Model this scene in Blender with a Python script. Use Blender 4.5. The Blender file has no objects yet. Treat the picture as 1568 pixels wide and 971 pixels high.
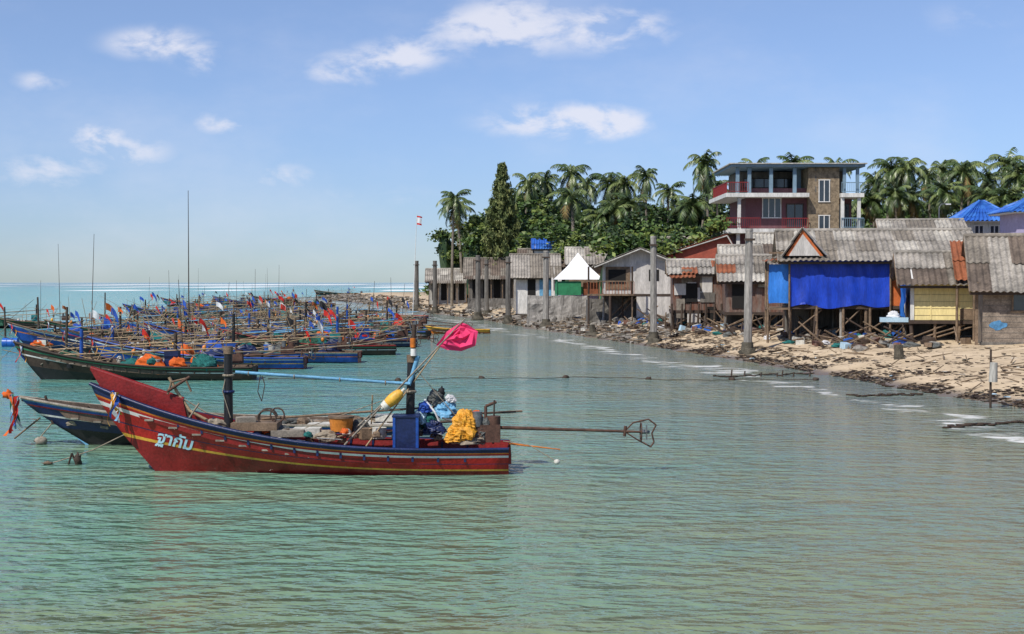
import bpy, math, random
import numpy as np
from mathutils import Vector, Matrix, noise
from mathutils.bvhtree import BVHTree
R=random.Random(7); NR=np.random.RandomState(5)
sc=bpy.context.scene
CAMZ=3.5; F=2178.0
def S(px,py,d):            # site survey: bearing, drop and range -> world point
    return Vector(((px-784)/F*d, d, CAMZ-(py-432)/F*d))
def SX(px,d): return (px-784)/F*d
def SZ(py,d): return CAMZ-(py-432)/F*d
# ---------------------------------------------------------------- materials
MATS={}
def M(key,col=None,rough=.6,var=.35,scale=2.5,metal=0,bump=.15,spec=.4,col2=None,trans=0,streak=False):
    if key in MATS: return MATS[key]
    m=bpy.data.materials.new(key); m.use_nodes=True; nt=m.node_tree; n=nt.nodes; l=nt.links
    b=n['Principled BSDF']; b.inputs['Roughness'].default_value=rough; b.inputs['Metallic'].default_value=metal
    b.inputs['Specular IOR Level'].default_value=spec
    tc=n.new('ShaderNodeNewGeometry'); mp=n.new('ShaderNodeMapping')
    if streak: mp.inputs['Scale'].default_value=(2.2,2.2,.35)
    l.new(tc.outputs['Position'],mp.inputs['Vector'])
    nz=n.new('ShaderNodeTexNoise'); nz.inputs['Scale'].default_value=scale; nz.inputs['Detail'].default_value=4; nz.inputs['Roughness'].default_value=.68
    l.new(mp.outputs[0],nz.inputs['Vector'])
    cr=n.new('ShaderNodeValToRGB'); c=col; d=col2 or tuple(x*(1-var) for x in col)
    cr.color_ramp.elements[0].position=.36; cr.color_ramp.elements[1].position=.62
    cr.color_ramp.elements[0].color=(*d,1); cr.color_ramp.elements[1].color=(*c,1)
    l.new(nz.outputs['Fac'],cr.inputs['Fac'])
    out=cr.outputs[0]
    if bump:
        nz2=n.new('ShaderNodeTexNoise'); nz2.inputs['Scale'].default_value=scale*9; nz2.inputs['Detail'].default_value=2
        l.new(mp.outputs[0],nz2.inputs['Vector'])
        mr=n.new('ShaderNodeMapRange'); mr.inputs['From Min'].default_value=.3; mr.inputs['From Max'].default_value=.7; mr.inputs['To Min'].default_value=1-var*.75; mr.inputs['To Max'].default_value=1.08
        l.new(nz2.outputs['Fac'],mr.inputs['Value'])
        mx=n.new('ShaderNodeVectorMath'); mx.operation='SCALE'; l.new(cr.outputs[0],mx.inputs[0]); l.new(mr.outputs[0],mx.inputs['Scale']); out=mx.outputs[0]
        bp=n.new('ShaderNodeBump'); bp.inputs['Strength'].default_value=bump; bp.inputs['Distance'].default_value=.03
        l.new(nz2.outputs['Fac'],bp.inputs['Height']); l.new(bp.outputs[0],b.inputs['Normal'])
    l.new(out,b.inputs['Base Color'])
    if trans:
        tr=n.new('ShaderNodeBsdfTranslucent'); ms=n.new('ShaderNodeMixShader'); ms.inputs[0].default_value=trans
        l.new(out,tr.inputs['Color']); l.new(b.outputs[0],ms.inputs[1]); l.new(tr.outputs[0],ms.inputs[2])
        l.new(ms.outputs[0],n['Material Output'].inputs['Surface'])
    MATS[key]=m; return m
M('red_paint',(.46,.020,.016),.36,.35); M('dark_red_paint',(.24,.015,.014),.42,.35); M('orange_paint',(.68,.19,.02),.5,.3)
M('yellow_paint',(.72,.40,.05),.5,.3); M('white_paint',(.74,.72,.68),.5,.2); M('blue_paint',(.02,.09,.40),.42,.4)
M('navy_paint',(.013,.026,.10),.42,.4); M('teal_paint',(.03,.24,.24),.5,.35); M('green_paint',(.04,.22,.11),.5,.3)
M('light_blue_paint',(.15,.38,.58),.5,.3); M('black_paint',(.014,.014,.016),.5,.3); M('weathered_wood',(.24,.165,.105),.8,.5,4)
M('grey_wood',(.34,.30,.24),.85,.45,4); M('dark_wood',(.07,.047,.034),.8,.4,4); M('bamboo',(.42,.30,.17),.6,.4,5)
M('deck_wood',(.15,.105,.075),.8,.5,5); M('steel',(.25,.25,.25),.4,.4,6,metal=.6); M('rusty_steel',(.12,.06,.04),.8,.5,5)
M('pink_cloth',(.90,.06,.20),.8,.15,6,trans=.3); M('red_cloth',(.66,.03,.02),.8,.2,6,trans=.2); M('orange_cloth',(.80,.15,.02),.8,.25,6,trans=.2)
M('black_cloth',(.015,.015,.018),.8,.2); M('blue_cloth',(.03,.11,.52),.8,.3,trans=.15); M('white_cloth',(.76,.76,.76),.8,.15,trans=.2)
M('yellow_tarp',(.80,.37,.03),.5,.35,6,bump=.5); M('teal_net',(.02,.19,.17),.9,.5,12,bump=.8); M('grey_net',(.17,.18,.17),.9,.5,12,bump=.8); M('green_net',(.04,.15,.09),.9,.5,12,bump=.8)
M('blue_plastic',(.02,.13,.52),.35,.3); M('orange_plastic',(.66,.24,.04),.4,.3); M('white_foam',(.66,.64,.56),.7,.4); M('rope',(.32,.27,.20),.9,.35,10)
M('light_plastic',(.42,.58,.68),.4,.2); M('letter_blue',(.50,.74,.85),.5,.15)
M('concrete',(.37,.345,.31),.9,.5,1.2,streak=True); M('dark_concrete',(.18,.165,.145),.95,.5,1.0,streak=True); M('pale_concrete',(.52,.50,.45),.9,.4,1.2,streak=True)
M('barnacle_rock',(.13,.115,.085),.95,.6,3,bump=.8)
M('roof_a',(.38,.345,.295),.9,.5,.9); M('roof_b',(.27,.235,.19),.9,.5,.9); M('roof_c',(.50,.465,.40),.9,.45,.9); M('roof_d',(.17,.13,.10),.9,.5,.9)
M('roof_rust',(.32,.105,.045),.85,.45,1.5); M('roof_blue',(.03,.13,.50),.5,.25); M('roof_blue2',(.05,.19,.58),.5,.25); M('roof_red',(.36,.08,.045),.7,.3)
M('blue_tarp',(.006,.050,.48),.5,.35,1.6,bump=.4,streak=True); M('sunlit_blue_tarp',(.03,.20,.66),.5,.25,1.6,bump=.4,streak=True)  # second tarp is a lighter copy, sun on the left faces painted in
M('cream_wall',(.80,.66,.30),.85,.15,1.2,streak=True); M('white_wall',(.70,.69,.65),.8,.3,1.2,streak=True); M('grey_siding',(.58,.55,.51),.85,.3,1.4,streak=True)
M('plum_wall',(.155,.068,.080),.8,.25,1.5,streak=True); M('stone_wall',(.34,.26,.17),.9,.55,3.0,bump=.5); M('lav_wall',(.42,.37,.54),.8,.2)
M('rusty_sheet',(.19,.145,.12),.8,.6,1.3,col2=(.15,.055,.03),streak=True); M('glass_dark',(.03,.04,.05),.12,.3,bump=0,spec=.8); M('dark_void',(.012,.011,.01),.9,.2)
M('slate_blue_post',(.18,.27,.34),.6,.2); M('maroon_rail',(.22,.022,.022),.5,.2); M('brick_wall',(.29,.235,.185),.9,.5,3)
M('green_wall',(.03,.24,.10),.7,.3); M('white_roof',(.80,.80,.80),.5,.1); M('orange_wall',(.52,.13,.03),.7,.3); M('faded_blue',(.10,.30,.55),.8,.5,5)
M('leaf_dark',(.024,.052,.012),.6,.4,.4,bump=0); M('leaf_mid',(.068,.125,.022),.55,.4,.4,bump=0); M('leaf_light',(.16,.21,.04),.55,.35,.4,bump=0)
M('palm_leaf',(.070,.112,.030),.42,.4,.6,bump=0,spec=.6); M('palm_leaf_dry',(.26,.18,.06),.7,.4,.6,bump=0); M('palm_leaf_sun',(.15,.19,.055),.4,.3,.6,bump=0,spec=.6)
M('trunk',(.25,.21,.16),.9,.4,3); M('casuarina_leaf',(.095,.125,.035),.7,.45,.8,bump=0); M('casuarina_light',(.20,.22,.07),.7,.35,.8,bump=0)
M('seaweed',(.055,.033,.020),.8,.5,6,bump=.4); M('rubble',(.34,.31,.265),.9,.5,5,bump=.4); M('driftwood',(.25,.18,.115),.9,.45,5)
# ---------------------------------------------------------------- mesh builder
class MB:
    def __init__(s): s.v=[]; s.f=[]; s.m=[]; s.s=[]
    def add(s,vs,fs,mat,smooth=False):
        o=len(s.v); s.v+=[tuple(v) for v in vs]
        for f in fs: s.f.append(tuple(i+o for i in f)); s.m.append(mat); s.s.append(smooth)
    def box(s,c,d,mat,rz=0,tilt=None):
        x,y,z=d[0]/2,d[1]/2,d[2]/2
        vs=[Vector((a*x,b*y,e*z)) for e in(-1,1) for b in(-1,1) for a in(-1,1)]
        rot=Matrix.Rotation(rz,3,'Z')
        if tilt: rot=rot@Matrix.Rotation(tilt,3,'Y')
        s.add([rot@v+Vector(c) for v in vs],[(0,2,3,1),(4,5,7,6),(0,1,5,4),(2,6,7,3),(0,4,6,2),(1,3,7,5)],mat)
    def bx(s,x0,x1,y0,y1,z0,z1,mat): s.box(((x0+x1)/2,(y0+y1)/2,(z0+z1)/2),(x1-x0,y1-y0,z1-z0),mat)
    def cyl(s,p,q,r,r2=None,n=8,mat='steel',smooth=True):
        p=Vector(p);q=Vector(q); r2=r if r2 is None else r2
        ax=(q-p); 
        if ax.length<1e-6: return
        ax.normalize(); a=ax.orthogonal().normalized(); b=ax.cross(a)
        vs=[]
        for c,rr in((p,r),(q,r2)):
            for i in range(n):
                t=2*math.pi*i/n; vs.append(c+a*math.cos(t)*rr+b*math.sin(t)*rr)
        s.add(vs,[(i,(i+1)%n,n+(i+1)%n,n+i) for i in range(n)],mat,smooth)
        s.add(vs,[tuple(range(n-1,-1,-1)),tuple(range(n,2*n))],mat)
    def tube(s,pts,r,mat,n=5):
        for a,b in zip(pts[:-1],pts[1:]): s.cyl(a,b,r,r,n,mat)
    def ring(s,c,rad,r,mat,axis='X',n=14,sq=1):
        pts=[]
        for i in range(n+1):
            t=2*math.pi*i/n; u=rad*math.cos(t); w=rad*sq*math.sin(t)
            pts.append(Vector(c)+(Vector((0,u,w)) if axis=='X' else Vector((u,0,w)) if axis=='Y' else Vector((u,w,0))))
        s.tube(pts,r,mat,5)
    def blob(s,c,d,mat,seed=0,jit=.3,n=10,m=7,smooth=True,flat=False):
        vs=[];fs=[]
        for j in range(m+1):
            ph=math.pi*j/m
            for i in range(n):
                t=2*math.pi*i/n; p=Vector((math.sin(ph)*math.cos(t),math.sin(ph)*math.sin(t),math.cos(ph)))
                k=1+jit*noise.noise(p*1.9+Vector((seed*3.1,seed,0)))*1.6+jit*.5*noise.noise(p*5+Vector((seed,0,seed)))
                q=Vector((p.x*d[0]*k,p.y*d[1]*k,p.z*d[2]*k))
                if flat and q.z<0: q.z*=.2
                vs.append(q+Vector(c))
        for j in range(m):
            for i in range(n): fs.append((j*n+i,(j+1)*n+i,(j+1)*n+(i+1)%n,j*n+(i+1)%n))
        s.add(vs,fs,mat,smooth)
    def cloth(s,c,d,mat,seed=0,n=34,m=24):   # crumpled sheet thrown over something
        vs=[];fs=[]
        for j in range(m+1):
            ph=math.pi*.78*j/m
            for i in range(n):
                t=2*math.pi*i/n; p=Vector((math.sin(ph)*math.cos(t),math.sin(ph)*math.sin(t),math.cos(ph)))
                k=1+.35*noise.noise(p*1.3+Vector((seed,seed*2,0)))-.34*abs(noise.noise(p*2.6+Vector((0,seed,seed))))-.2*abs(noise.noise(p*6+Vector((seed,3,0))))
                fl=1+.35*max(0,ph-1.5)*(1+.6*math.sin(t*7+seed))
                vs.append(Vector((p.x*d[0]*k*fl,p.y*d[1]*k*fl,(max(p.z,-.75)*d[2]*k)))+Vector(c))
        for j in range(m):
            for i in range(n): fs.append((j*n+i,(j+1)*n+i,(j+1)*n+(i+1)%n,j*n+(i+1)%n))
        s.add(vs,fs,mat,False)
    def flag(s,p,w,h,ang,mat,tri=False,seed=0,droop=.25,n=8,m=4):
        p=Vector(p); dx=Vector((math.cos(ang),math.sin(ang),0)); nrm=Vector((-dx.y,dx.x,0)); vs=[];fs=[]
        for j in range(m+1):
            for i in range(n+1):
                u=i/n; v=j/m; hh=h*(1-u*.85) if tri else h
                q=p+dx*(w*u)+Vector((0,0,-hh*v-droop*w*u*u-(h-hh)*.3))+nrm*(math.sin(u*7+seed+v*1.5)*.10*w*(.3+u))
                vs.append(q)
        for j in range(m):
            for i in range(n): a=j*(n+1)+i; fs.append((a,a+1,a+n+2,a+n+1))
        s.add(vs,fs,mat,True)
    def ribbon(s,p,L,w,dx,mat,seed=0):
        vs=[];p=Vector(p)
        for i in range(11):
            t=i/10; q=p+Vector((dx*t*L+.05*math.sin(t*6+seed),-.12*math.sin(t*3+seed)*t,-L*t)); a=seed+t*2.2; ww=w*(1-.35*t)*(.7+.3*math.sin(t*9+seed)); o=Vector((math.cos(a)*ww/2,math.sin(a)*ww/2,0)); vs+=[q-o,q+o]
        s.add(vs,[(2*i,2*i+1,2*i+3,2*i+2) for i in range(10)],mat,True)
    def patch(s,c,w,h,mat,seed=0):           # flat irregular paint patch on a wall facing -y
        vs=[Vector(c)]
        for i in range(22):
            t=2*math.pi*i/22; k=.6+.6*abs(noise.noise((math.cos(t)*1.6+seed,math.sin(t)*1.6,seed))); vs.append(Vector(c)+Vector((w*k*math.cos(t),0,h*k*math.sin(t))))
        s.add(vs,[(0,1+i,1+(i+1)%22) for i in range(22)],mat)
    def corr(s,a,b,c,d,mats,pitch=.26,amp=.035,rows=2,seed=0):
        a,b,c,d=[Vector(q) for q in(a,b,c,d)]; rr=random.Random(seed)
        w=(b-a).length; ns=max(1,round(w/.95)); nrm=((b-a).cross(d-a)).normalized()
        if nrm.z<0: nrm=-nrm
        for r in range(rows):
            for k in range(ns):
                mat=rr.choice(mats); off=rr.uniform(0,.02)+.012*((k+r)%2); u0=k/ns-.004; u1=(k+1)/ns+.004; v0=r/rows-.02-rr.uniform(0,.02); v1=(r+1)/rows+.012
                seg=max(8,int(.95/pitch*6)); vs=[]
                for v in(v0,v1):
                    for i in range(seg+1):
                        u=u0+(u1-u0)*i/seg; p=(a.lerp(b,u)).lerp(d.lerp(c,u),v)
                        vs.append(p+nrm*(amp*math.cos(2*math.pi*u*w/pitch)+off+ (.03 if v==v0 else 0)))
                s.add(vs,[(i,i+1,seg+2+i,seg+1+i) for i in range(seg)],mat,False)
    def obj(s,name,parent=None,loc=None):
        me=bpy.data.meshes.new(name); me.from_pydata(s.v,[],s.f)
        keys=[]; 
        for k in s.m:
            if k not in keys: keys.append(k)
        for k in keys: me.materials.append(MATS[k])
        ix={k:i for i,k in enumerate(keys)}
        me.polygons.foreach_set('material_index',[ix[k] for k in s.m]); me.polygons.foreach_set('use_smooth',s.s); me.update()
        o=bpy.data.objects.new(name,me); sc.collection.objects.link(o)
        if parent: o.parent=parent
        if loc is not None: o.location=loc
        return o
def E(name,loc=(0,0,0),rz=0):
    e=bpy.data.objects.new(name,None); e.location=loc; e.rotation_euler=(0,0,rz); e.empty_display_size=.3; sc.collection.objects.link(e); return e
# ---------------------------------------------------------------- terrain
shy=[-60,20,39.5,45,53,63.5,78,104,131,166,200,318,326,335,400,900]
shx=[17,16.0,14.2,13.1,12.0,10.2,7.4,2.2,-2.4,-10.5,-17,-44,-44,-25,0,60]
def inland(x,y): return x-np.interp(y,shy,shx)
def G(x,y):
    s=inland(x,y); z=np.where(s>0,1.0*(1-np.exp(-np.maximum(s,0)/4.5))+.012*np.clip(s,0,80),np.maximum(.10*s,-2.5))
    return z
def Gf(x,y): return float(G(np.array([x]),np.array([y]))[0])
def nm(xx,yy,sx,a,sd):
    return np.array([noise.noise((x*sx,y*sx,sd)) for x,y in zip(xx,yy)])*a
def grid(xs,ys):
    X,Y=np.meshgrid(xs,ys); nx,ny=len(xs),len(ys)
    i=np.arange(ny-1)[:,None]*nx+np.arange(nx-1)[None,:]
    f=np.stack([i,i+1,i+nx+1,i+nx],-1).reshape(-1,4); return X.ravel(),Y.ravel(),f
def npmesh(name,V,Fq,mats,smooth=False,mi=None):
    me=bpy.data.meshes.new(name); me.vertices.add(len(V)); me.vertices.foreach_set('co',V.astype(np.float32).ravel())
    k=Fq.shape[1]; me.loops.add(Fq.size); me.loops.foreach_set('vertex_index',Fq.astype(np.int32).ravel())
    me.polygons.add(len(Fq)); me.polygons.foreach_set('loop_start',np.arange(0,Fq.size,k,dtype=np.int32)); me.polygons.foreach_set('loop_total',np.full(len(Fq),k,dtype=np.int32))
    for m in mats: me.materials.append(m)
    if mi is not None: me.polygons.foreach_set('material_index',mi.astype(np.int32))
    me.polygons.foreach_set('use_smooth',np.full(len(Fq),smooth)); me.update(calc_edges=True); me.validate()
    return me
xs=np.concatenate([np.arange(-90,-20,2.),np.arange(-20,0,.8),np.arange(0,30,.35),np.arange(30,60,2.),np.geomspace(60,900,25)])
ys=np.concatenate([np.arange(-60,20,4.),np.arange(20,110,.5),np.arange(110,360,1.6),np.geomspace(362,2500,25)])
X,Y,Fq=grid(xs,ys); Z=G(X,Y)
near=(inland(X,Y)>-3)&(inland(X,Y)<40)&(Y<360)
Z[near]+=nm(X[near],Y[near],.45,.10,0)+nm(X[near],Y[near],1.6,.05,4)
me=npmesh('ground',np.stack([X,Y,Z],1),Fq,[],True)
g=bpy.data.materials.new('beach_sand'); g.use_nodes=True; n=g.node_tree.nodes; l=g.node_tree.links; b=n['Principled BSDF']
geo=n.new('ShaderNodeNewGeometry'); sp=n.new('ShaderNodeSeparateXYZ'); l.new(geo.outputs['Position'],sp.inputs[0])
def noi(scale,det=5,rough=.6,vec=None,dist=0):
    q=n.new('ShaderNodeTexNoise'); q.inputs['Scale'].default_value=scale; q.inputs['Detail'].default_value=det; q.inputs['Roughness'].default_value=rough; q.inputs['Distortion'].default_value=dist
    l.new(vec or geo.outputs['Position'],q.inputs['Vector']); return q.outputs['Fac']
def ramp(fac,els):
    r=n.new('ShaderNodeValToRGB'); e=r.color_ramp.elements
    while len(e)<len(els): e.new(.5)
    for k,(p,c) in enumerate(els): e[k].position=p; e[k].color=(*c,1) if len(c)==3 else c
    l.new(fac,r.inputs['Fac']); return r.outputs[0]
def mix(f,a,c,blend='MIX'):
    q=n.new('ShaderNodeMix'); q.data_type='RGBA'; q.blend_type=blend
    for s_,v in((q.inputs[0],f),(q.inputs[6],a),(q.inputs[7],c)):
        if hasattr(v,'is_linked'): l.new(v,s_)
        elif isinstance(v,(int,float)): s_.default_value=v
        else: s_.default_value=(*v,1)
    return q.outputs[2]
def mrange(v,a,c,d=0,e=1,sm=True):
    q=n.new('ShaderNodeMapRange'); q.interpolation_type='SMOOTHSTEP' if sm else 'LINEAR'
    q.inputs['From Min'].default_value=a; q.inputs['From Max'].default_value=c; q.inputs['To Min'].default_value=d; q.inputs['To Max'].default_value=e
    l.new(v,q.inputs['Value']); return q.outputs[0]
def mth(op,a,c=None):
    q=n.new('ShaderNodeMath'); q.operation=op
    for s_,v in((q.inputs[0],a),(q.inputs[1],c)):
        if v is None: continue
        if hasattr(v,'is_linked'): l.new(v,s_)
        else: s_.default_value=v
    return q.outputs[0]
sand=ramp(noi(.8),[(.3,(.38,.29,.18)),(.6,(.54,.42,.275)),(.8,(.60,.49,.34))])
sand=mix(ramp(noi(2.6,8,.7),[(.56,(0,0,0)),(.65,(1,1,1))]),sand,(.11,.068,.042))
wetf=mrange(sp.outputs['Z'],.02,.24,1,0); col=mix(wetf,sand,(.16,.125,.088))
inl=mrange(sp.outputs['Z'],1.05,1.4); col=mix(inl,col,ramp(noi(.5),[(.35,(.12,.11,.06)),(.6,(.24,.20,.13))]))
l.new(col,b.inputs['Base Color']); l.new(mrange(wetf,0,1,.9,.35),b.inputs['Roughness'])
bp=n.new('ShaderNodeBump'); bp.inputs['Distance'].default_value=.08; bp.inputs['Strength'].default_value=.7; l.new(noi(5,5),bp.inputs['Height']); l.new(bp.outputs[0],b.inputs['Normal'])
me.materials.append(g); o=bpy.data.objects.new('ground',me); sc.collection.objects.link(o)
# ---------------------------------------------------------------- water
xs=np.concatenate([-np.geomspace(4000,60,30),np.arange(-58,40,1.),np.geomspace(41,4000,24)])
ys=np.concatenate([-np.geomspace(900,20,8),np.arange(-16,130,1.),np.geomspace(132,9000,90)])
X,Y,Fq=grid(xs,ys); me=npmesh('sea_water',np.stack([X,Y,X*0],1),Fq,[],True)
at=me.attributes.new('shore','FLOAT','POINT'); at.data.foreach_set('value',np.clip(-inland(X,Y)*np.where(Y>330,50,1),-50,5000).astype(np.float32))
w=bpy.data.materials.new('sea_water'); w.use_nodes=True; n=w.node_tree.nodes; l=w.node_tree.links; b=n['Principled BSDF']
geo=n.new('ShaderNodeNewGeometry'); sp=n.new('ShaderNodeSeparateXYZ'); l.new(geo.outputs['Position'],sp.inputs[0])
an=n.new('ShaderNodeAttribute'); an.attribute_name='shore'; shore=an.outputs['Fac']
def mapped(sx,sy,rz=0):
    q=n.new('ShaderNodeMapping'); q.inputs['Scale'].default_value=(sx,sy,1); q.inputs['Rotation'].default_value=(0,0,rz); q.inputs['Location'].default_value=(31.7,17.3,0); l.new(geo.outputs['Position'],q.inputs['Vector']); return q.outputs[0]
ly=mth('LOGARITHM',mth('MAXIMUM',sp.outputs['Y'],3.),10.)
base=ramp(mrange(ly,1.0,3.2,0,1,False),[(0,(.165,.220,.110)),(.14,(.13,.265,.18)),(.34,(.095,.30,.27)),(.60,(.06,.32,.34)),(.85,(.02,.30,.36)),(1,(.008,.15,.24))])
brown=mix(noi(.12,3),(.145,.165,.135),(.22,.205,.155))
f=mrange(mth('ADD',shore,mth('MULTIPLY',noi(.10,2),10.)),7.,28.,1,0)
base=mix(mth('MULTIPLY',f,.85),base,brown)
base=mix(mrange(noi(1,4,.6,mapped(.16,.30)),.42,.64,0,.42),base,(.215,.22,.10))
fo1=noi(1,6,.7,mapped(.35,.9,.5),.8); wv=mth('SINE',mth('MULTIPLY',mth('ADD',shore,mth('MULTIPLY',noi(.25,3),7.)),1.15))
foam=mth('MULTIPLY',mth('MULTIPLY',mrange(wv,.80,1.),mrange(fo1,.46,.62)),mrange(shore,5.5,7.5,.75,0))
Yc=sp.outputs['Y']
b1=mth('MULTIPLY',mth('MULTIPLY',mrange(Yc,880,930),mrange(Yc,1150,1080)),mrange(noi(1,3,.6,mapped(.012,.0005)),.48,.54))
b2=mth('MULTIPLY',mth('MULTIPLY',mrange(Yc,1500,1600),mrange(Yc,2300,2100)),mrange(noi(1,3,.6,mapped(.007,.0004)),.45,.53))
b3=mth('MULTIPLY',mth('MULTIPLY',mrange(Yc,560,580),mrange(Yc,660,640)),mrange(noi(1,3,.6,mapped(.02,.0005)),.54,.58))
fm=mth('MAXIMUM',mth('MAXIMUM',foam,b3),mth('MAXIMUM',b1,b2))
l.new(base,b.inputs['Base Color']); b.inputs['Roughness'].default_value=.07; b.inputs['IOR'].default_value=1.33
l.new(mrange(ly,1.6,2.6,.52,.12),b.inputs['Specular IOR Level'])
df=n.new('ShaderNodeBsdfDiffuse'); df.inputs['Color'].default_value=(.82,.82,.80,1); ms=n.new('ShaderNodeMixShader'); l.new(mth('MULTIPLY',fm,.85),ms.inputs[0]); l.new(b.outputs[0],ms.inputs[1]); l.new(df.outputs[0],ms.inputs[2]); l.new(ms.outputs[0],n['Material Output'].inputs['Surface'])
h=mth('ADD',mth('MULTIPLY',noi(1,2,.5,mapped(1.8,2.9,.22)),.19),mth('MULTIPLY',noi(1,1,.5,mapped(.5,.95,-.25)),.14))
h=mth('ADD',h,mth('MULTIPLY',noi(1,2,.5,mapped(5.5,8.,.45)),.045))
bp=n.new('ShaderNodeBump'); bp.inputs['Distance'].default_value=1.; bp.inputs['Strength'].default_value=1.; l.new(h,bp.inputs['Height']); l.new(bp.outputs[0],b.inputs['Normal'])
me.materials.append(w); o=bpy.data.objects.new('sea_water',me); sc.collection.objects.link(o)
# ---------------------------------------------------------------- boats
def build_hull(mb,L,B,bowh,midh,sternh,rake,bands,draft=.3,inner='deck_wood',cap='navy_paint',pw_=3.2,frame='dark_wood'):
    nt=34; us=[0]
    for ub,_ in bands: us.append(ub)
    fine=[];fm=[]
    for k in range(len(bands)):
        a,c=us[k],us[k+1]; ns=max(1,int((c-a)/.12))
        for j in range(ns): fine.append(a+(c-a)*j/ns); fm.append(bands[k][1])
    fine.append(1.); nu=len(fine)
    def stem(z): 
        q=max(0,1-max(z,0)/bowh); return -L/2+rake*q**1.25+(.25*min(1,-z/draft) if z<0 else 0)
    secs=[]; top=[]
    for i in range(nt+1):
        t=(i/nt)**.85; s=sternh+(bowh-sternh)*t**pw_; kz=-draft+(.1*t)
        bb=B/2*(.72+.28*math.sin(min(t/.4,1)*math.pi/2))*(1-max(0,(t-.4)/.6)**2.1)+.015
        pw=.30+.75*t*t
        pts=[]
        for u in fine:
            z=kz+(s-kz)*u; y=bb*(u**pw) if u>0 else .0
            y+= .01
            x=L/2+(stem(z)-L/2)*t
            pts.append((x,y,z))
        tx=pts[-1][0]; dk=max(s-.30,midh-.42) if t<.9 else s-.12
        ib=max(bb-.06,.005)
        loop=[(x,-y,z) for x,y,z in pts[::-1]]+pts
        loop+=[(tx+.03,ib,s+.0),(tx+.05,max(ib*.93,.004),dk),(tx+.05,-max(ib*.93,.004),dk),(tx+.03,-ib,s)]
        secs.append(loop); top.append((tx,bb+.01,s))
    nl=len(secs[0]); vs=[p for q in secs for p in q]
    ms=fm[::-1]+['black_paint']+fm+[cap,inner,inner,inner,cap]
    base=len(mb.v); mb.v+=vs
    for k in range(nl):
        for i in range(nt):
            f=(i*nl+k,(i+1)*nl+k,(i+1)*nl+(k+1)%nl,i*nl+(k+1)%nl)
            mb.f.append(tuple(q+base for q in f)); mb.m.append(ms[k]); mb.s.append(ms[k]!=inner)
    mb.f.append(tuple(base+q for q in range(2*nu))); mb.m.append(fm[-1]); mb.s.append(False)
    mb.f.append(tuple(base+nt*nl+q for q in range(2*nu-1,-1,-1))); mb.m.append(fm[-1]); mb.s.append(False)
    for sg in(-1,1): mb.tube([(x,sg*(y+.005),z-.02) for x,y,z in top],.032,cap,6)
    for k in range(3,nt-4,2):   # thwart planks and frames
        x,y,z=top[k]
        mb.box((x,0,max(z-.3,midh-.42)+.03),(.16,y*1.7,.03),'grey_wood' if k%4 else 'weathered_wood')
        for sg in(-1,1): mb.box((x+.1,sg*(y-.09),z-.15),(.04,.04,.2),frame)
    return top
def longtail(mb,x,y,z,L=3.0,ang=.0,tilt=.02,guard=True):
    mb.box((x-.1,y,z+.02),(.55,.34,.32),'rusty_steel'); mb.cyl((x-.25,y-.1,z+.15),(x-.25,y-.1,z+.42),.09,.09,10,'steel'); mb.cyl((x+.05,y,z+.15),(x+.05,y,z+.33),.13,.13,12,'rusty_steel')
    mb.tube([(x-.1,y+.1,z+.2),(x-.1,y+.15,z+.5),(x+.1,y+.15,z+.58)],.03,'rusty_steel',6)
    mb.tube([(x-.3,y,z+.1),(x-.9,y-.05,z+.3)],.02,'steel')
    e=Vector((x+L*math.cos(ang),y+L*math.sin(ang),z+.12-L*tilt)); s0=Vector((x+.1,y,z+.12))
    mb.cyl(s0,e,.035,.022,7,'rusty_steel'); m_=s0.lerp(e,.86)
    mb.cyl(m_+Vector((0,0,-.09)),m_+Vector((.02,0,.1)),.03,.03,6,'rusty_steel')
    d=(e-s0).normalized()
    if guard:
        pts=[e+d*-.22+Vector((0,0,.17)),e+d*.06+Vector((0,0,.24)),e+d*.2+Vector((0,0,.14)),e+d*.12+Vector((0,0,-.02)),e+d*.16+Vector((0,0,-.18)),e+d*.1+Vector((0,0,-.27)),e+d*-.12+Vector((0,0,-.16))]
        mb.tube(pts,.016,'rusty_steel',5); mb.tube([pts[0],m_,pts[-1]],.014,'rusty_steel',5)
        mb.ring(e-d*.08,.17,.012,'rusty_steel','X')
    mb.cyl(e-d*.08,e+d*.08,.04,.03,8,'steel')
    for k in range(3):
        a=k*2.094; p=e+Vector((.02,math.cos(a)*.09,math.sin(a)*.09)); mb.box(p,(.02,.05+.08*abs(math.cos(a)),.05+.08*abs(math.sin(a))),'steel')
def bundle(mb,x,y,z,k,rr,hmin=1.,hmax=2.2,cols=('red_cloth','orange_cloth','black_cloth','blue_cloth','red_cloth','blue_cloth','white_cloth')):
    for i in range(k):
        h=rr.uniform(hmin,hmax); ln=rr.uniform(-.5,.5); p=Vector((x+rr.uniform(-.5,.5),y+rr.uniform(-.2,.2),z)); q=p+Vector((h*math.sin(ln),rr.uniform(-.3,.3),h*math.cos(ln)))
        mb.cyl(p,q,.018,.011,5,'bamboo'); mb.flag(q-Vector((0,0,.02)),rr.uniform(.2,.45),rr.uniform(.18,.38),rr.uniform(-.9,.6),rr.choice(cols),rr.random()<.3,rr.random()*6,rr.uniform(.6,1.6),5,2)
        if rr.random()<.4: mb.blob(p.lerp(q,.35),(.08,.08,.11),rr.choice(['white_foam','orange_plastic','dark_wood']),i,.1,8,5)
RED=[(.46,'dark_red_paint'),(.50,'yellow_paint'),(.62,'red_paint'),(.635,'navy_paint'),(.775,'red_paint'),(.825,'white_paint'),(.865,'red_paint'),(.89,'orange_paint'),(1,'navy_paint')]
NAVY=[(.45,'black_paint'),(.66,'navy_paint'),(.70,'white_paint'),(.84,'navy_paint'),(.87,'red_paint'),(.93,'blue_paint'),(1,'light_blue_paint')]
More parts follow.
